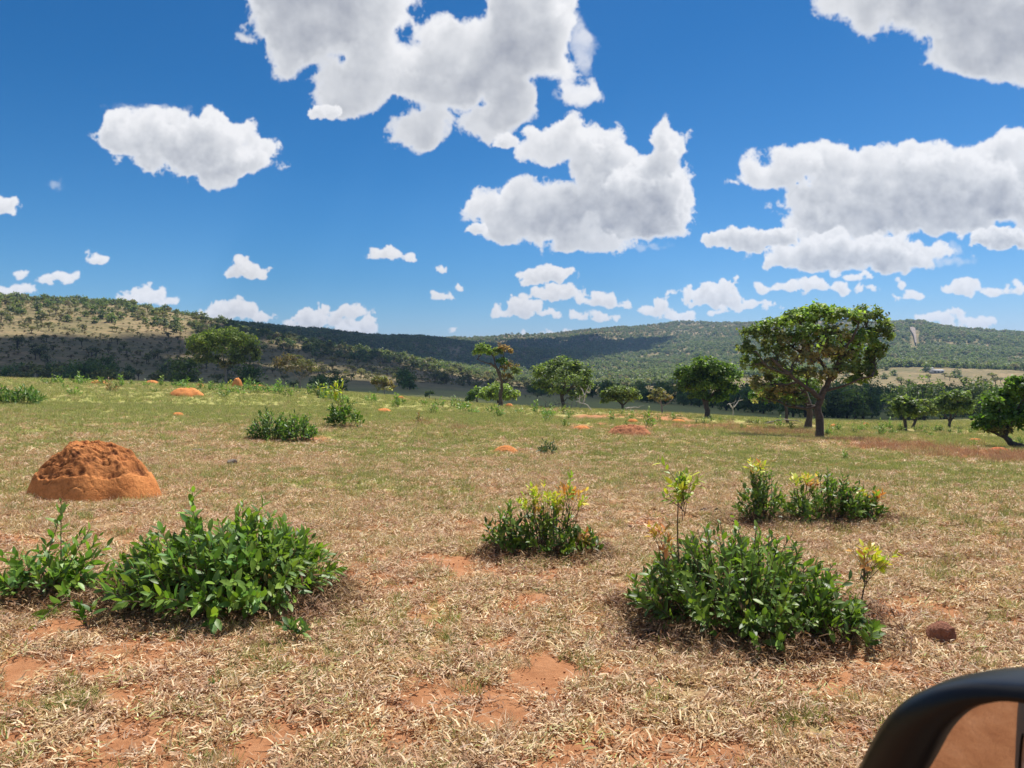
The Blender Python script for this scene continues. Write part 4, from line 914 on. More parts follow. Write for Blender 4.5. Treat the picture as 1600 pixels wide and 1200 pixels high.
PM = {'g': [small_plant_mesh(400 + i, LC + LA[:2], 9, .55, .45 + .1 * i) for i in range(3)], 'l': [small_plant_mesh(410 + i, LA + [(.16, .25, .05)], 8, .6, .35 + .08 * i) for i in range(3)],
      'y': [small_plant_mesh(420, LY + LA[:1], 9, .5, .5)], 'r': [small_plant_mesh(430, LD + [(.3, .13, .07), (.10, .13, .04)], 9, .6, .5, .12)]}
def plant(kind, i, p, s, label, group=None, name='small_plant'):
    o = link(name, PM[kind][i % len(PM[kind])], loc=p); o.scale = (s, s, s); o.rotation_euler = (0, 0, random.uniform(0, 6)); tag(o, label, 'plant', group); return o
for i, (k, x, y, hp, lab) in enumerate([
    ('g', 500, 622, 26, 'dark upright little bush on the crest left of the lime shoot'), ('y', 361, 604, 9, 'yellow green weed at the foot of the feathery tree'), ('r', 172, 613, 22, 'reddish weed clump on the left of the field with some green leaves'),
    ('g', 204, 602, 9, 'small green weed right of the reddish weed clump'), ('g', 957, 658, 14, 'small dark bush left of the red soil patches below the umbrella tree'), ('l', 1012, 668, 22, 'upright green weed at the right end of the wide red soil heap'),
    ('g', 882, 668, 14, 'small dark sprig left of the low oval red mound'), ('g', 1322, 718, 13, 'small dark weed in the grass below the gnarled tree'), ('g', 1520, 700, 12, 'small dark bush on the red strip near the right edge'),
    ('r', 655, 662, 20, 'reddish brown dead weed in the centre left field'), ('l', 1295, 682, 14, 'light green weed at the right foot of the gnarled tree'), ('g', 1388, 670, 13, 'dark green weed left of the small field tree'),
    ('g', 335, 1076, 18, 'tiny dark green weed in the dry litter at lower left'), ('l', 282, 1105, 16, 'tiny grassy weed left of the dark green weed at lower left'), ('g', 388, 602, 12, 'dark little bush right of the domed mound'), ('g', 862, 640, 10, 'green weed at the foot of the brushwood')]):
    p = hit(x, y); plant(k, i, p, hp / F * p.y / .5, lab)
pr = random.Random(9); ci = 0
for i in range(120):
    x = pr.choice([pr.uniform(420, 860), pr.uniform(60, 420), pr.uniform(860, 1240), pr.uniform(1290, 1600)])
    crest = np.interp(x, [0, 200, 400, 600, 800, 1000, 1200, 1400, 1600], [592, 597, 605, 622, 640, 648, 660, 668, 680])
    y = crest + abs(pr.gauss(0, 7)) + (3 if x < 900 else 2); p = hit(x, y)
    if p.y > 130: continue
    g = 'low green weeds along the crest of the field' if x < 860 else 'low green weeds on the reddish ground at right'
    plant('l' if x < 860 else 'g', i, p, pr.uniform(.6, 1.2) * (14 if x < 860 else 9) / F * p.y / .4, 'low green weed among many along the crest left of the round tree' if x < 860 else 'low green weed among many on the reddish ground right of the round tree', g)

# ------------------------------------------------------------------ scattered grass and litter (geometry nodes)
def straw_patch(seed, n, rad, palette, length=(.03, .09), width=(.003, .008), lift=.02, tilt=.25, stand=0.0, mt=None, name='straw'):
    r = np.random.default_rng(seed); a = Acc()
    ang = r.uniform(0, 6.283, n); q = rad * np.sqrt(r.random(n)); pos = np.stack([np.cos(ang) * q, np.sin(ang) * q, np.abs(r.normal(0, lift, n))], 1)
    h = r.uniform(0, 6.283, n); el = np.abs(r.normal(0, tilt, n)) + stand * r.uniform(.4, 1.2, n)
    d = np.stack([np.cos(h) * np.cos(el), np.sin(h) * np.cos(el), np.sin(el)], 1)
    nr = unit(r.normal(0, .5, (n, 3)) + np.array([0, 0, 1.0]))
    if stand > .5: nr = unit(r.normal(0, 1, (n, 3)))
    fr = frames(d, nr); Ls = r.uniform(*length, n); Ws = r.uniform(*width, n)
    tv = np.array([(-.5, 0, 0), (.5, 0, 0), (-.42, .5, .10), (.42, .5, .10), (-.12, 1, 0), (.12, 1, 0)], float); tf = [np.array([(0, 1, 3, 2), (2, 3, 5, 4)])]
    tv2 = tv.copy(); sc = np.stack([Ws, Ls, Ls * r.choice([-1, 1], n) * r.uniform(.3, 1.6, n)], 1)
    pal = np.array(palette); tint = pal[r.integers(0, len(pal), n)] * r.uniform(.65, 1.2, (n, 1))
    a.inst(tv, tf, fr, pos, sc, np.clip(tint, 0, .85))
    return a.mesh(name, [mt or MAT_STRAW])
def gn_scatter(name, label, protos, pts, vid, rot, scl, mats):
    me = bpy.data.meshes.new(name); me.vertices.add(len(pts)); me.vertices.foreach_set('co', np.asarray(pts, np.float32).ravel())
    at = me.attributes.new('vid', 'INT', 'POINT'); at.data.foreach_set('value', np.asarray(vid, np.int32))
    at = me.attributes.new('rot', 'FLOAT_VECTOR', 'POINT'); at.data.foreach_set('vector', np.asarray(rot, np.float32).ravel())
    at = me.attributes.new('scl', 'FLOAT', 'POINT'); at.data.foreach_set('value', np.asarray(scl, np.float32))
    for m in mats: me.materials.append(m)
    o = link(name, me)
    ng = bpy.data.node_groups.new(name + '_scatter', 'GeometryNodeTree')
    ng.interface.new_socket('Geometry', in_out='INPUT', socket_type='NodeSocketGeometry'); ng.interface.new_socket('Geometry', in_out='OUTPUT', socket_type='NodeSocketGeometry')
    gi = ng.nodes.new('NodeGroupInput'); go = ng.nodes.new('NodeGroupOutput'); jn = ng.nodes.new('GeometryNodeJoinGeometry')
    def NA(nm, ty):
        n = ng.nodes.new('GeometryNodeInputNamedAttribute'); n.data_type = ty; n.inputs['Name'].default_value = nm; return n.outputs['Attribute']
    v = NA('vid', 'INT'); r = NA('rot', 'FLOAT_VECTOR'); s = NA('scl', 'FLOAT')
    e2 = ng.nodes.new('FunctionNodeEulerToRotation'); ng.links.new(r, e2.inputs[0])
    for i, pm in enumerate(protos):
        po = bpy.data.objects.new(name + '_clump', pm)
        oi = ng.nodes.new('GeometryNodeObjectInfo'); oi.inputs['Object'].default_value = po; oi.inputs['As Instance'].default_value = True
        cp = ng.nodes.new('FunctionNodeCompare'); cp.data_type = 'INT'; cp.operation = 'EQUAL'; ng.links.new(v, cp.inputs[2]); cp.inputs[3].default_value = i
        ip = ng.nodes.new('GeometryNodeInstanceOnPoints'); ng.links.new(gi.outputs[0], ip.inputs['Points']); ng.links.new(cp.outputs[0], ip.inputs['Selection'])
        ng.links.new(oi.outputs['Geometry'], ip.inputs['Instance']); ng.links.new(e2.outputs[0], ip.inputs['Rotation']); ng.links.new(s, ip.inputs['Scale'])
        ng.links.new(ip.outputs[0], jn.inputs[0])
    ng.links.new(jn.outputs[0], go.inputs[0])
    md = o.modifiers.new('scatter', 'NODES'); md.node_group = ng
    tag(o, label, kind='stuff'); return o
STRAW_P = [(.62, .42, .235), (.74, .55, .345), (.50, .31, .165), (.80, .65, .45), (.40, .21, .105), (.56, .35, .185)]
RED_P = [(.44, .26, .14), (.54, .35, .20), (.56, .43, .27), (.38, .21, .115)]
GRASS_P = [(.33, .36, .10), (.43, .43, .14), (.28, .31, .08), (.52, .48, .20), (.64, .54, .28)]
GRN2_P = [(.12, .19, .05), (.16, .23, .06)]
def sector(n, d0, d1, rng, half=40):
    a = np.radians(rng.uniform(-half, half, n)); d = np.sqrt(rng.uniform(d0 ** 2, d1 ** 2, n)); return np.sin(a) * d, np.cos(a) * d
def d_(x, y): return np.hypot(x, y)
def do_scatter():
    rng = np.random.default_rng(5)
    lit = [straw_patch(500 + i, 62, .10, STRAW_P + ([GRASS_P[1], GRASS_P[4]] if i == 3 else []), (.018, .065), (.004, .010), .014, .35) for i in range(4)]
    stk = [straw_patch(520 + i, 26, .22, STRAW_P[:4], (.08, .20), (.002, .004), .02, .25) for i in range(2)]
    stk += [straw_patch(525 + i, 5, .10, STRAW_P[:4], (.10, .26), (.0018, .003), .0, .25, .95) for i in range(2)]
    tuf = [straw_patch(530 + i, 46, .07, STRAW_P[:4] + GRASS_P[3:], (.04, .11), (.003, .006), .0, .2, .9) for i in range(3)]
    gtf = [straw_patch(540 + i, 46, .07, GRASS_P + GRN2_P, (.04, .10), (.003, .006), .0, .2, .9, MAT_GRASS) for i in range(3)]
    # litter near
    P_ = []; V_ = []; C_ = []
    for (n, d0, d1, ss) in ((15000, 2.2, 8, 1.0), (26000, 8, 16, 1.1), (30000, 16, 36, 1.6)):
        x, y = sector(n, d0, d1, rng, 42); z = ground(x, y); g, s = cover(x, y, z); lc = pn(x * 2.6, y * 2.6, 73) + .6 * pn(x * 6, y * 6, 74)
        keep = rng.random(n) > np.clip(s * 1.25 - .12, 0, .86); keep &= (y > 2.55); keep &= (lc > -.12) | (rng.random(n) < .3); keep &= rng.random(n) < (1 - .25 * sstep(7, 14, d_(x, y))) * (.06 + .94 * sstep(35, 15, d_(x, y)))
        keep &= rng.random(n) > sstep(.5, .9, g) * .6
        P_.append(np.stack([x, y, z + .004], 1)[keep]); V_.append(rng.integers(0, 4, keep.sum())); C_.append(np.full(keep.sum(), ss))
    x = rng.uniform(-9, 4, 420); y = rng.uniform(-3, 2.7, 420); ok = (pn(x * 1.1, y * 1.1, 75) > .12) & (np.hypot(x, y) > 1.2); x, y = x[ok], y[ok]
    P_.append(np.stack([x, y, ground(x, y) + .004], 1)); V_.append(rng.integers(0, 4, len(x))); C_.append(np.full(len(x), .8))
    x = rng.uniform(-6, -1.2, 700); y = rng.uniform(.8, 2.7, 700); ok = (pn(x * 1.5, y * 1.5, 76) + (y - 1.2) * .5 > .05); x, y = x[ok], y[ok]
    P_.append(np.stack([x, y, ground(x, y) + .004], 1)); V_.append(rng.integers(0, 4, len(x))); C_.append(np.full(len(x), .9))
    P_ = np.concatenate(P_); V_ = np.concatenate(V_); C_ = np.concatenate(C_); n = len(P_)
    k = rng.random(n) < .03; V_[k] = 4 + rng.integers(0, 4, k.sum())
    gn_scatter('dry_grass', 'dry straw litter over the pasture', lit + stk, P_, V_, np.stack([rng.normal(0, .04, n), rng.normal(0, .04, n), rng.uniform(0, 6.28, n)], 1), C_ * rng.uniform(.7, 1.3, n), [MAT_STRAW])
    # standing tufts
    P_ = []; V_ = []; C_ = []
    for (n, d0, d1, sc) in ((6500, 2.6, 9, .8), (24000, 9, 20, .95), (36000, 20, 42, 1.3), (32000, 42, 110, 2.1)):
        x, y = sector(n, d0, d1, rng, 40); z = ground(x, y); g, s = cover(x, y, z)
        keep = rng.random(n) > np.clip(s * 1.3 - .05, 0, .98); keep &= (y > 2.6)
        cl = pn(x * 1.7, y * 1.7, 71) + rng.normal(0, .3, n); keep &= (cl > -.25) | (rng.random(n) < .4)
        isg = rng.random(n) < np.clip(sstep(.10, .75, g) + .12, 0, .95)
        v = np.where(isg, 3, 0) + rng.integers(0, 3, n)
        P_.append(np.stack([x, y, z - .004], 1)[keep]); V_.append(v[keep]); C_.append((sc * rng.uniform(.6, 1.3, n) * (1 + .1 * isg))[keep])
    P_ = np.concatenate(P_); V_ = np.concatenate(V_); C_ = np.concatenate(C_); n = len(P_)
    gn_scatter('short_grass', 'short grazed grass, dry and green blades mixed', tuf + gtf, P_, V_, np.stack([rng.normal(0, .08, n), rng.normal(0, .08, n), rng.uniform(0, 6.28, n)], 1), C_, [MAT_STRAW, MAT_GRASS])
    # rusty dry weeds on the red strip at right
    rus = [straw_patch(560 + i, 70, .22, RED_P + STRAW_P[2:3], (.08, .28), (.005, .010), .0, .35, .8) for i in range(3)]
    pts = []
    for (a, b, w, h, n) in [(1210, 676, 70, 5, 260), (1240, 680, 50, 4, 160), (1330, 690, 70, 4, 160), (1420, 700, 90, 6, 260), (1520, 712, 90, 7, 260), (1600, 720, 60, 6, 120), (985, 676, 34, 6, 90), (1120, 668, 60, 4, 100), (655, 663, 28, 5, 24), (690, 672, 30, 4, 16)]:
        for q in range(int(n * .45)):
            x_, y_ = rng.normal(a, w * .55), rng.normal(b, h * .6)
            if y_ < 655: continue
            r_ = ray(x_, y_); pts.append((x_, y_))
    pts = np.array(pts); k = []
    for x_, y_ in pts:
        # flat-plane estimate refined by two fixed-point steps on the height field
        r_ = ray(x_, y_); z = -1.0
        for _ in range(12): t_ = (z - CAMZ) / r_[2]; z = .5 * z + .5 * gz(r_[0] * t_, r_[1] * t_)
        k.append((r_[0] * t_, r_[1] * t_, z - .02))
    k = np.array(k); n = len(k)
    gn_scatter('rusty_weeds', 'rusty brown dry weeds on the reddish strip under the gnarled tree', rus, k, rng.integers(0, 3, n), np.stack([rng.normal(0, .1, n), rng.normal(0, .1, n), rng.uniform(0, 6.28, n)], 1), rng.uniform(.5, 1.1, n), [MAT_STRAW])
    # litter skirts under the shrubs
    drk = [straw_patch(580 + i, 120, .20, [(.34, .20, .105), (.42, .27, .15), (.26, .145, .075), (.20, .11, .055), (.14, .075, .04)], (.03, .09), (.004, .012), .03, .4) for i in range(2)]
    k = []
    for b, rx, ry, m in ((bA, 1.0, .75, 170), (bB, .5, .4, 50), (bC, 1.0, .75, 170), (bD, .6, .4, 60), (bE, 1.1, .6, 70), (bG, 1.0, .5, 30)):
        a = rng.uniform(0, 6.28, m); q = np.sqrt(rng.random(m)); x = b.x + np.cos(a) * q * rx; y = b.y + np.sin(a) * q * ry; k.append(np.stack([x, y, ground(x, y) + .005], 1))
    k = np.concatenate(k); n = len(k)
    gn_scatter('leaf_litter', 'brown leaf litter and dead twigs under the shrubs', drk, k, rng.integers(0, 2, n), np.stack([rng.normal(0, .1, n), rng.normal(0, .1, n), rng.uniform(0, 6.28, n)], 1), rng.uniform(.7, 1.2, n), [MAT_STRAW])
do_scatter()
def crumbs():
    rng = np.random.default_rng(15)
    import bmesh
    ms = []
    for i in range(3):
        bm = bmesh.new(); bmesh.ops.create_icosphere(bm, subdivisions=1, radius=1); a = Acc()
        tv = np.array([v.co[:] for v in bm.verts]) * (1 + rng.normal(0, .18, (len(bm.verts), 1))); tf = [np.array([[v.index for v in f.verts] for f in bm.faces])]; bm.free()
        n = 16; q = rng.normal(0, .07, (n, 3)); q[:, 2] = .004; a.inst(tv, tf, np.tile(np.eye(3), (n, 1, 1)), q, rng.uniform(.003, .010, n), np.array([(.66, .31, .15)]) * rng.uniform(.75, 1.1, (n, 1)))
        ms.append(a.mesh('crumb', [MAT_MOUND]))
    k = []
    for o in [o for o in S.objects if o.name.startswith(('termite_mound', 'soil_heap'))]:
        w = o.dimensions.x / 2; m = int(30 + 60 * w); a = rng.uniform(0, 6.28, m); q = w * rng.uniform(.85, 1.35, m); x = o.location.x + np.cos(a) * q; y = o.location.y + np.sin(a) * q * .75
        k.append(np.stack([x, y, ground(x, y)], 1))
    x, y = sector(1500, 2.8, 12, rng); g, s = cover(x, y); ok = (s > .3); k.append(np.stack([x, y, ground(x, y)], 1)[ok])
    x = rng.uniform(-8, 4, 260); y = rng.uniform(-3, 2.7, 260); ok = np.hypot(x, y) > 1.2; k.append(np.stack([x, y, ground(x, y)], 1)[ok])
    k = np.concatenate(k); n = len(k)
    gn_scatter('soil_crumbs', 'crumbs of orange soil round the mounds and on bare ground', ms, k, rng.integers(0, 3, n), np.stack([0 * k[:, 0], 0 * k[:, 0], rng.uniform(0, 6.28, n)], 1), rng.uniform(.6, 1.3, n), [MAT_MOUND])
bpy.context.view_layer.update()
crumbs()

# ------------------------------------------------------------------ hill vegetation
def far_tree_mesh(seed, H, Wd, ncl, per, leaf, pal, trunk=.35, flat=.6):
    r = np.random.default_rng(seed); a = Acc()
    th = H * trunk; a.tube(wob(r, (0, 0, -.3), (r.normal(0, .1), r.normal(0, .1), H * .75), 5, .05), np.linspace(.045, .02, 5) * H, (.09, .07, .055), 5, 0)
    for i in range(4):
        ag = r.uniform(0, 6.28); a.tube(wob(r, (0, 0, th), (math.cos(ag) * Wd * .3, math.sin(ag) * Wd * .3, H * .78), 4, .08), np.linspace(.022, .008, 4) * H, (.09, .07, .055), 3, 0)
    for i in range(5):
        ag = r.uniform(0, 6.28); q = .26 * Wd * (i > 0)
        crown_leaves(a, r, (math.cos(ag) * q, math.sin(ag) * q, th + (H - th) * r.uniform(.45, .68)), (Wd * .32, Wd * .32, (H - th) * .34 * (flat + .4)), max(2, ncl // 5), per, leaf, pal, .42)
    if trunk < .1:
        for i in range(6):
            ag = i * 1.05 + r.normal(0, .2); q = .30 * Wd
            crown_leaves(a, r, (math.cos(ag) * q, math.sin(ag) * q, H * .24), (Wd * .24, Wd * .24, H * .26), max(2, ncl // 7), per, leaf, pal, .5)
    return a.mesh('hill_tree', [MAT_CROWN])
HG = [(.135, .145, .070), (.165, .170, .078), (.110, .120, .060), (.200, .190, .100)]
HT = [far_tree_mesh(600 + i, 4.2 + i * .3, 4.0 + (i % 3) * .6, 30, 11, .55, HG if i % 3 else GREEN_O) for i in range(6)]
HS = [far_tree_mesh(620 + i, 2.2, 3.0, 15, 9, .5, [HG, GREEN_O, [(.20, .15, .085), (.16, .13, .07)]][i], .1, .9) for i in range(3)]
BT = [far_tree_mesh(640 + i, 7.5 + i * .5, 7.0, 55, 13, .7, [(.085, .130, .042), (.105, .155, .050), (.130, .185, .062)], .04, 1.0) for i in range(5)]
BP = [far_tree_mesh(660 + i, 6.0, 6.0, 40, 13, .65, GREEN_A, .3, .7) for i in range(2)]
def put(mesh, p, s, name, label, cat, group, rz=None):
    o = link(name, mesh, loc=(p[0], p[1], p[2] - .1)); o.scale = (s, s, s * random.uniform(.85, 1.15)); o.rotation_euler = (0, 0, random.uniform(0, 6.28)); tag(o, label, cat, group); return o
hr = np.random.default_rng(8)
# left hill: countable scattered trees (largest as things, the rest as stuff)
def polar(a_px, d):
    a = np.arctan((a_px - 800) / F); return np.sin(a) * d, np.cos(a) * d
n = 9500; apx = hr.uniform(-260, 860, n); d = np.sqrt(hr.uniform(170 ** 2, 560 ** 2, n)); x, y = polar(apx, d)
den = .6 + .8 * fbm(x / 30, y / 30, 3, 81) + .5 * sstep(350, 800, apx)
den = np.where(d < 300, den * .12, den); keep = hr.random(n) < np.clip(den, .05, 1)
keep &= ~((apx > 520) & (apx < 800) & (d < 290))
x, y, d, apx = x[keep], y[keep], d[keep], apx[keep]; z = ground(x, y); rk = np.argsort(d + hr.normal(0, 90, len(d)) - 160 * ((d > 430) & (d < 560)) * (hr.random(len(d)) < .5))
inv = rk[(apx[rk] > 0) & (apx[rk] < 800)]; things = inv[:210]; others = np.setdiff1d(np.arange(len(x)), things)
for i in things: put(HT[i % 6], (x[i], y[i], z[i]), hr.uniform(.4, 1.0) ** 1.0, 'hill_tree', 'small tree among many scattered over the dry left hillside', 'tree', 'small trees scattered on the left hillside')
far_pts = [np.stack([x, y, z - .1], 1)[others]]; far_v = [np.where(hr.random(len(others)) < .82, hr.integers(6, 9, len(others)), hr.integers(0, 6, len(others)))]; far_s = [np.where(hr.random(len(others)) < .18, hr.uniform(.4, .75, len(others)), hr.uniform(.22, .48, len(others)))]
gn_scatter('hillside_scrub', 'scattered scrub and small trees on the left hill', HT + HS, far_pts[0], far_v[0], np.stack([0 * x[others], 0 * x[others], hr.uniform(0, 6.28, len(others))], 1), far_s[0], [MAT_CROWN])
# dark clump of big trees at the foot of the left hill
for i, (ap, dd, s) in enumerate([(50, 215, 1.1), (80, 235, .9), (30, 250, .9), (100, 205, .9), (115, 190, 1.0), (140, 180, 1.2), (160, 175, .9), (150, 215, 1.2), (180, 225, 1.0), (60, 200, .7), (125, 240, 1.1), (10, 200, .8), (175, 185, .7), (200, 240, .8), (258, 265, .9), (270, 250, .7), (-20, 210, 1.0), (-60, 220, 1.1), (96, 255, 1.1), (165, 250, 1.1)]):
    x_, y_ = polar(np.array(ap * 1.0), dd); put(BT[i % 5] if i % 3 else HT[i % 6], (x_, y_, gz(x_, y_)), s * (.62 if i % 3 else 1.2), 'dark_tree', 'dark rounded tree in the shaded thicket at the foot of the left hill', 'tree', 'trees of the thicket under the left hill')
for (ap, dd, s, lab) in [(290, 125, .55, 'dark bushy tree left of the feathery tree trunk, beyond the crest'), (390, 128, .5, 'dark low bush right of the feathery tree trunk, beyond the crest'), (500, 150, .5, 'dark small tree right of the brownish tree'), (528, 160, .55, 'small dark tree in the shaded valley right of the brownish tree'),
                         (640, 225, .6, 'dark tree in the shaded valley below the lit spur'), (632, 240, .7, 'dark taller tree in the shaded valley below the spur')]:
    x_, y_ = polar(np.array(ap * 1.0), dd); put(BT[0], (x_, y_, gz(x_, y_)), s, 'valley_tree', lab, 'tree', None)
# belt of dark valley trees at centre and right
bn = 0
for i in range(230):
    ap = hr.uniform(820, 1760); lo = np.interp(ap, [820, 950, 1100, 1250, 1500, 1760], [235, 200, 175, 135, 135, 135]); hi = lo + np.interp(ap, [820, 1000, 1200, 1700], [70, 60, 90, 110])
    dd = hr.uniform(lo, hi); x_, y_ = polar(np.array(ap), dd); s = hr.uniform(.7, 1.1) * np.interp(ap, [820, 1000, 1200, 1500], [.5, .52, .68, .68])
    put(BT[i % 5] if hr.random() < .85 else BP[i % 2], (x_, y_, gz(x_, y_)), s, 'belt_tree', 'dark green tree in the dense belt of trees beyond the field at right', 'tree', 'trees of the dark belt beyond the field')
# trees on the tan foothill
for i in range(46):
    ap = hr.uniform(1130, 1620); dd = hr.uniform(300, 470); x_, y_ = polar(np.array(ap), dd)
    put(HT[i % 6], (x_, y_, gz(x_, y_)), hr.uniform(.4, .9), 'foothill_tree', 'small tree dotted over the tan foothill field at right', 'tree', 'small trees on the tan foothill')
# far forest
n = 120000; apx = hr.uniform(-500, 2100, n); a = np.arctan((apx - 800) / F); d = np.sqrt(hr.uniform(430 ** 2, 1650 ** 2, n)); x = np.sin(a) * d; y = np.cos(a) * d
den = .75 + .8 * fbm(x / 90, y / 90, 4, 91) - .25 * sstep(1150, 1450, d) * (apx > 700)
den = np.where((apx < 560) & (d < 720), den * .25, den); den = np.where((apx > 1120) & (apx < 1640) & (d < 545), .02, den)
den = den * np.where((apx > 560) & (apx < 820) & (d < 600), .45, 1)
keep = hr.random(n) < np.clip(den, 0, 1)
sx, sy = polar(np.array([1428.]), np.array([980.]))
keep &= ~((np.abs(apx - 1428) < 8) & (d > 860) & (d < 1080))
x, y, d = x[keep], y[keep], d[keep]; z = ground(x, y)
FR = [far_tree_mesh(680 + i, 5.2, 6.0, 20, 6, 1.15, [(.130, .180, .075), (.165, .215, .080), (.105, .145, .065), (.190, .200, .105)], .05, 1.0) for i in range(4)] + [far_tree_mesh(690, 5.0, 5.0, 15, 6, 1.0, [(.24, .205, .145), (.20, .19, .115)], .25, .8)]
gn_scatter('forest', 'woodland covering the far ridges', FR, np.stack([x, y, z - .3], 1), np.where(hr.random(len(x)) < .12 + .5 * sstep(25, 85, z), 4, hr.integers(0, 4, len(x))), np.stack([0 * x, 0 * x, hr.uniform(0, 6.28, len(x))], 1), hr.uniform(.4, .95, len(x)), [MAT_CROWN])

# bare rock scar on the right ridge and the white farm house
def plain_mat(name, col, rough=.8, **kw):
    m, t, o = mat(name); p = t.nodes.new('ShaderNodeBsdfPrincipled'); geo = t.nodes.new('ShaderNodeTexCoord')
    n_ = noise(t, geo.outputs['Object'], kw.get('ns', 8), 4, .6); v = kw.get('nv', .15)
    t.links.new(ramp(t, n_, [(.3, tuple(c * (1 - v) for c in col)), (.7, tuple(min(1, c * (1 + v)) for c in col))]), p.inputs['Base Color']); p.inputs['Roughness'].default_value = rough
    p.inputs['Metallic'].default_value = kw.get('metal', 0); p.inputs['Specular IOR Level'].default_value = kw.get('spec', .5); t.links.new(p.outputs[0], o.inputs[0])
    if 'coat' in kw: p.inputs['Coat Weight'].default_value = kw['coat']
    return m
def scar():
    V = []; Fq = []
    ts = np.linspace(0, 1, 14)
    for i, t_ in enumerate(ts):
        dd = 1075 - 120 * t_; ap = 1425 + 6 * t_; w = 5 * (1 - .8 * t_) * (1 + .12 * math.sin(t_ * 9))
        for s_ in (-1, 0, 1):
            x_, y_ = polar(np.array(ap + s_ * w * .8), dd); V.append((float(x_), float(y_), gz(x_, y_) + (4.2 if s_ == 0 else 3.2)))
    for i in range(13):
        for j in range(2): Fq.append((i * 3 + j, i * 3 + j + 1, i * 3 + j + 4, i * 3 + j + 3))
    o = link('rock_scar', new_mesh('rock_scar', V, [np.array(Fq)], plain_mat('pale_rock', (.25, .20, .16), .95, ns=.15, nv=.3), None, True)); tag(o, 'pale bare rock scar on the wooded ridge at right', kind='structure')
scar()
def box(a, c, s, tint=(1, 1, 1), mi=0):
    c = np.array(c, float); s = np.array(s, float) / 2
    V = np.array([(x, y, z) for x in (-1, 1) for y in (-1, 1) for z in (-1, 1)]) * s + c
    a.add(V, np.array([(0, 1, 3, 2), (4, 6, 7, 5), (0, 4, 5, 1), (2, 3, 7, 6), (0, 2, 6, 4), (1, 5, 7, 3)]), tint, mi)
def house(px, d, w, h, label, rz):
    x_, y_ = polar(np.array(px * 1.0), d); root = empty('farm_house', (x_, y_, gz(x_, y_) - .3), rz); tag(root, label, 'house')
    wm = plain_mat('whitewash', (.50, .49, .46)); rm = plain_mat('pale_roof', (.36, .35, .34)); dk = plain_mat('dark_opening', (.05, .05, .06), .3)
    a = Acc(); box(a, (0, 0, h / 2), (w, 4, h)); link('wall', a.mesh('wall', [wm]), root)
    a = Acc(); V = [(-w / 2 - .4, -2.5, h - .1), (w / 2 + .4, -2.5, h - .1), (w / 2 + .4, 0, h + .7), (-w / 2 - .4, 0, h + .7), (-w / 2 - .4, 2.5, h - .1), (w / 2 + .4, 2.5, h - .1)]
    V += [(p_[0], p_[1], p_[2] - .18) for p_ in V]
    a.add(V, [np.array([(0, 1, 2, 3), (3, 2, 5, 4), (9, 8, 7, 6), (10, 11, 8, 9), (0, 6, 7, 1), (4, 5, 11, 10), (0, 3, 9, 6), (3, 4, 10, 9), (1, 7, 8, 2), (2, 8, 11, 5)])], (1, 1, 1)); link('roof', a.mesh('roof', [rm]), root)
    for i in range(3):
        a = Acc(); box(a, (-w * .33 + i * w * .33, -2.02, h * .55), (.8, .08, .8)); link('window', a.mesh('window', [dk]), root)
house(1463, 505, 6.5, 1.7, 'long low white farm house at the foot of the wooded ridge, right hand one', .1)
house(1451, 520, 3.6, 1.7, 'smaller pale farm building left of the long white house', -.1)

# ------------------------------------------------------------------ clouds high overhead, which throw the shade on valley and ridge
def shade_mask(apx, d):
    m = np.zeros(apx.shape, bool)
    up = np.interp(apx, [-600, 0, 200, 300, 400, 560, 640, 760, 820, 1000, 1250, 1540, 1650], [380, 383, 395, 425, 560, 575, 430, 375, 300, 265, 255, 250, 150])
    lo = np.interp(apx, [-600, 300, 420, 520, 620, 690, 760, 830, 900, 1250, 1300, 1650], [128, 128, 122, 105, 130, 190, 180, 100, 88, 92, 135, 145])
    m |= (d > lo) & (d < up) & (apx > -600) & (apx < 1600)
    lo2 = np.interp(apx, [380, 600, 800, 900, 960, 1030], [640, 680, 700, 820, 1000, 1120]); up2 = np.interp(apx, [380, 700, 800, 940, 1030], [1250, 1250, 1320, 1290, 1240])
    m |= (d > lo2) & (d < up2) & (apx > 360) & (apx < 1030)
    return m
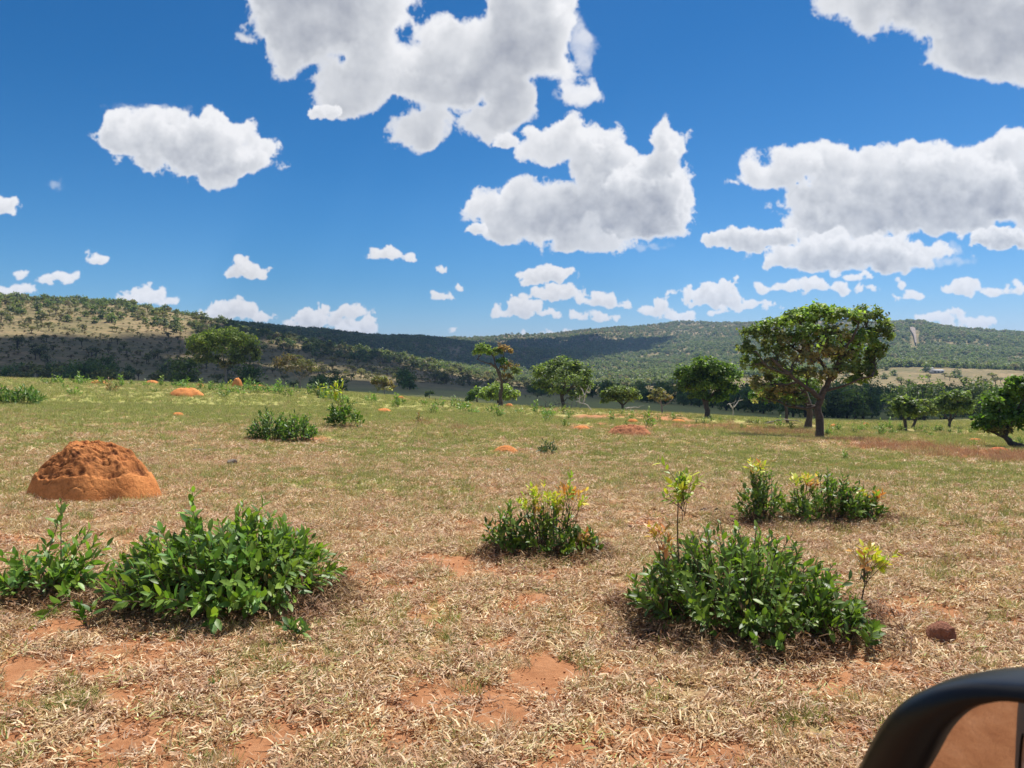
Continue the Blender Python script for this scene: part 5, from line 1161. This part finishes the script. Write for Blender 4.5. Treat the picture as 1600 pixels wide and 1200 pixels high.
def cloud_bodies():
    mt, t, o = mat('cloud_vapour'); df = t.nodes.new('ShaderNodeBsdfDiffuse'); df.inputs[0].default_value = (.9, .9, .92, 1); t.links.new(df.outputs[0], o.inputs[0])
    import bmesh
    bm = bmesh.new(); bmesh.ops.create_icosphere(bm, subdivisions=2, radius=1); tv = np.array([v.co[:] for v in bm.verts]); tf = [np.array([[v.index for v in f.verts] for f in bm.faces])]; bm.free()
    r = np.random.default_rng(4); Lz = L.z; Ln = np.array(L[:])
    for nm, st, rad, dmin, dmax in (('near', 17, 15, 80, 600), ('far', 40, 36, 600, 1400)):
        g = np.arange(-900, 900, st); X, Y = np.meshgrid(g, np.arange(40, 1420, st)); X = X.ravel() + r.normal(0, st * .2, X.size); Y = Y.ravel() + r.normal(0, st * .2, Y.size)
        d = np.hypot(X, Y); ap = 800 + F * X / np.maximum(Y, 1); ok = (Y > 10) & (d > dmin) & (d < dmax) & shade_mask(ap + 14 * pn(X / 60, Y / 60, 99), d * (1 + .05 * pn(X / 70, Y / 70, 98)))
        ok &= ~((d < 600) & (ap > 120) & (ap < 700) & (d > 300) & (pn(X / 38, Y / 38, 97) > .22))
        X, Y = X[ok], Y[ok]
        if len(X) == 0: continue
        Z = ground(X, Y); H = 1500.0; P_ = np.stack([X, Y, Z], 1) + Ln[None] * ((H - Z) / Lz)[:, None]
        rr = rad * r.uniform(.8, 1.25, len(X)); a = Acc()
        P_[:, 2] += r.uniform(0, rad * .6, len(X))
        fr = np.tile(np.eye(3), (len(X), 1, 1)); a.inst(tv, tf, fr, P_, np.stack([rr, rr, rr * .7], 1), np.ones((len(X), 3)))
        ob = link('cloud', a.mesh('cloud', [mt], True)); tag(ob, 'white cumulus cloud high over the valley' if nm == 'near' else 'white cumulus cloud high over the far ridge', kind='structure')
cloud_bodies()

# ------------------------------------------------------------------ the car whose wing mirror shows at the lower right
def wing():
    body = plain_mat('dusty_beige_paint', (.36, .29, .22), .35, coat=.4, nv=.06, ns=2); blk = plain_mat('black_plastic', (.004, .004, .005), .32, nv=.1, ns=60, spec=.22); rub = plain_mat('tyre_rubber', (.02, .02, .02), .8); stl = plain_mat('wheel_steel', (.4, .4, .42), .35, metal=.8)
    gl, t, o = mat('mirror_glass'); p = t.nodes.new('ShaderNodeBsdfPrincipled'); p.inputs['Base Color'].default_value = (.55, .50, .48, 1); p.inputs['Metallic'].default_value = 1; p.inputs['Roughness'].default_value = .02; t.links.new(p.outputs[0], o.inputs[0])
    root = empty('car', (0, .355, 0)); tag(root, 'car with a black wing mirror in the lower right corner', 'car')
    off = np.array([0, .355, -CAMZ])
    n = unit(np.array([-.855, -.516, -.05])); u = unit(np.array([-n[1], n[0], 0])); u = u if u[0] > 0 else -u; v = np.cross(u, n); v = v if v[2] > 0 else -v
    P0 = ray(1480, 1140); P0 = P0 / P0[1] * .62
    def uv(px, py):
        r_ = ray(px, py); X = r_ * ((P0 @ n) / (r_ @ n)); return ((X - P0) @ u, (X - P0) @ v)
    outer = [uv(*q) for q in [(1334, 1200), (1355, 1156), (1383, 1112), (1423, 1085), (1472, 1069), (1530, 1064), (1600, 1069)]] + [(.10, .070), (.145, .055), (.165, .02), (.168, -.06), (.158, -.14), (.12, -.185), (.04, -.198), (-.05, -.19), (-.095, -.16), (-.103, -.115)]
    inner = [uv(*q) for q in [(1444, 1200), (1476, 1140), (1508, 1110), (1548, 1095), (1600, 1092)]] + [(.095, .046), (.125, .030), (.138, .0), (.138, -.07), (.128, -.125), (.10, -.158), (.03, -.166), (-.03, -.158), (-.048, -.13), (-.045, -.085)]
    def loop(pts, m=120):
        P = np.array(pts); P = np.vstack([P, P[:1]]); s = np.concatenate([[0], np.cumsum(np.linalg.norm(np.diff(P, axis=0), axis=1))]); s /= s[-1]
        q = np.stack([np.interp(np.linspace(0, 1, 8 * m, endpoint=False), s, P[:, i]) for i in range(2)], 1)
        c = np.array([.035, -.06]); k = 20
        q = sum(np.roll(q, i, 0) for i in range(-k, k + 1)) / (2 * k + 1)
        # resample by angle about a shared centre so rings match
        ang = np.unwrap(np.arctan2(q[:, 1] - c[1], q[:, 0] - c[0])); 
        if ang[-1] < ang[0]: q = q[::-1]; ang = ang[::-1]
        A = np.linspace(0, 2 * np.pi, m, endpoint=False); rad = np.linalg.norm(q - c, axis=1); a_ = np.mod(ang, 2 * np.pi); o_ = np.argsort(a_)
        r_ = np.interp(A, a_[o_], rad[o_], period=2 * np.pi); return c + np.stack([np.cos(A), np.sin(A)], 1) * r_[:, None]
    O = loop(outer); I = loop(inner); c = np.array([.035, -.06]); m = len(O)
    def to3(q, h): return P0 + q[:, :1] * u + q[:, 1:] * v + np.asarray(h) * n - off
    rings = [to3(I - (I - c) * .01, -.006), to3(I, .004), to3(I + (O - I) * .12, .010), to3(I + (O - I) * .45, .010), to3(I + (O - I) * .80, .006), to3(I + (O - I) * .95, -.003), to3(O, -.014), to3(c + (O - c) * 1.0, -.035), to3(c + (O - c) * .96, -.065), to3(c + (O - c) * .84, -.095), to3(c + (O - c) * .6, -.115), to3(c + (O - c) * .25, -.124), to3(c + (O - c) * .01, -.126)]
    V = np.concatenate(rings); k = len(rings); i = np.arange(k - 1)[:, None]; j = np.arange(m)[None]; Q = np.stack([i * m + j, i * m + (j + 1) % m, (i + 1) * m + (j + 1) % m, (i + 1) * m + j], -1).reshape(-1, 4)
    hs = link('wing_mirror', new_mesh('wing_mirror', V, [Q], blk, None, True), root)
    G = I; gv = np.concatenate([to3(G, -.004), to3(c + (G - c) * .5, -.0035), [P0 + c[0] * u + c[1] * v - .003 * n - off]])
    Q1 = np.stack([np.arange(m), (np.arange(m) + 1) % m, m + (np.arange(m) + 1) % m, m + np.arange(m)], -1); T1 = np.stack([m + np.arange(m), m + (np.arange(m) + 1) % m, np.full(m, 2 * m)], -1)
    g = link('mirror_glass', new_mesh('mirror_glass', gv, [T1, Q1], gl, None, False), hs)
    a = Acc(); e = P0 + .15 * u - .13 * v - .05 * n - off; a.tube([e, (e + np.array([.50, 0.0, 1.22])) / 2 + np.array([0, 0, -.02]), (.52, -.02, 1.26)], [.03, .032, .04], sides=12); link('mirror_arm', a.mesh('mirror_arm', [blk], True), hs)
    # side of the body: a skin with belly, shoulder, wheel arch cut-outs
    xs = np.linspace(-2.35, 1.5, 150); prof = [(-.10, .34), (-.03, .42), (.0, .60), (.015, .85), (.02, 1.02), (.0, 1.12), (-.04, 1.18), (-.10, 1.20)]
    def panel(x0, x1, name, m_):
        xx = xs[(xs >= x0) & (xs <= x1)]; Vv = []
        for x in xx:
            for (yy, zz) in prof:
                w = abs(x + 1.55); lift = math.sqrt(max(0, .40 ** 2 - w * w)) if w < .40 else 0
                zz2 = max(zz, .34 + lift) if lift else zz; bul = .05 * math.exp(-((x + 1.55) / .5) ** 2) * (zz < 1.1)
                Vv.append((x, yy + bul - .02 * (x < -2.1) * (-2.1 - x) * 8, zz2))
        nx, npf = len(xx), len(prof); i = np.arange(nx - 1)[:, None]; j = np.arange(npf - 1)[None]
        Q = np.stack([i * npf + j, (i + 1) * npf + j, (i + 1) * npf + j + 1, i * npf + j + 1], -1).reshape(-1, 4)
        ob = link(name, new_mesh(name, Vv, [Q], m_, None, True), root); sd = ob.modifiers.new('thickness', 'SOLIDIFY'); sd.thickness = .02; return ob
    panel(-2.35, -1.02, 'rear_fender', body); panel(-1.0, -.02, 'rear_door', body); panel(0.0, 1.5, 'front_door', body)
    a = Acc(); a.tube([(-2.3, -.05, .34), (1.5, -.05, .34)], [.05, .05], sides=10); link('sill', a.mesh('sill', [blk], True), root)
    wv = empty('rear_wheel', (-1.55, -.06, .33)); wv.parent = root
    A = np.linspace(0, 2 * np.pi, 48, endpoint=False); pr_ = [(.20, -.11), (.30, -.115), (.33, -.08), (.335, 0), (.33, .08), (.30, .115), (.20, .11)]
    V = np.array([(r_ * math.cos(q), yy, r_ * math.sin(q)) for q in A for (r_, yy) in pr_]); i = np.arange(48)[:, None]; j = np.arange(6)[None]
    link('tyre', new_mesh('tyre', V, [np.stack([i * 7 + j, ((i + 1) % 48) * 7 + j, ((i + 1) % 48) * 7 + j + 1, i * 7 + j + 1], -1).reshape(-1, 4)], rub, None, True), wv)
    pr2 = [(.205, .10), (.19, .07), (.15, .05), (.10, .075), (.05, .085), (.001, .085)]
    V = np.array([(r_ * math.cos(q), yy, r_ * math.sin(q)) for q in A for (r_, yy) in pr2]); j = np.arange(5)[None]
    link('rim', new_mesh('rim', V, [np.stack([i * 6 + j, ((i + 1) % 48) * 6 + j, ((i + 1) % 48) * 6 + j + 1, i * 6 + j + 1], -1).reshape(-1, 4)], stl, None, True), wv)
wing()

# ------------------------------------------------------------------ air
def haze():
    a = Acc(); x1 = 3700; z0, z1 = -90, 150; box(a, (0, 0, (z0 + z1) / 2), (2 * x1, 2 * x1, z1 - z0))
    m = bpy.data.materials.new('haze_air'); m.use_nodes = True; t = m.node_tree; t.nodes.clear(); o = t.nodes.new('ShaderNodeOutputMaterial')
    pv = t.nodes.new('ShaderNodeVolumePrincipled'); pv.inputs['Color'].default_value = (.38, .62, 1, 1); pv.inputs['Density'].default_value = .00018; pv.inputs['Anisotropy'].default_value = .2
    t.links.new(pv.outputs[0], o.inputs['Volume'])
    ob = link('haze', a.mesh('haze', [m])); tag(ob, 'thin blue haze in the valley air', kind='stuff')
haze()
print('TRIS', sum(len(o.data.loop_triangles) if False else sum(1 for _ in ()) for o in S.objects if o.type == 'MESH'))
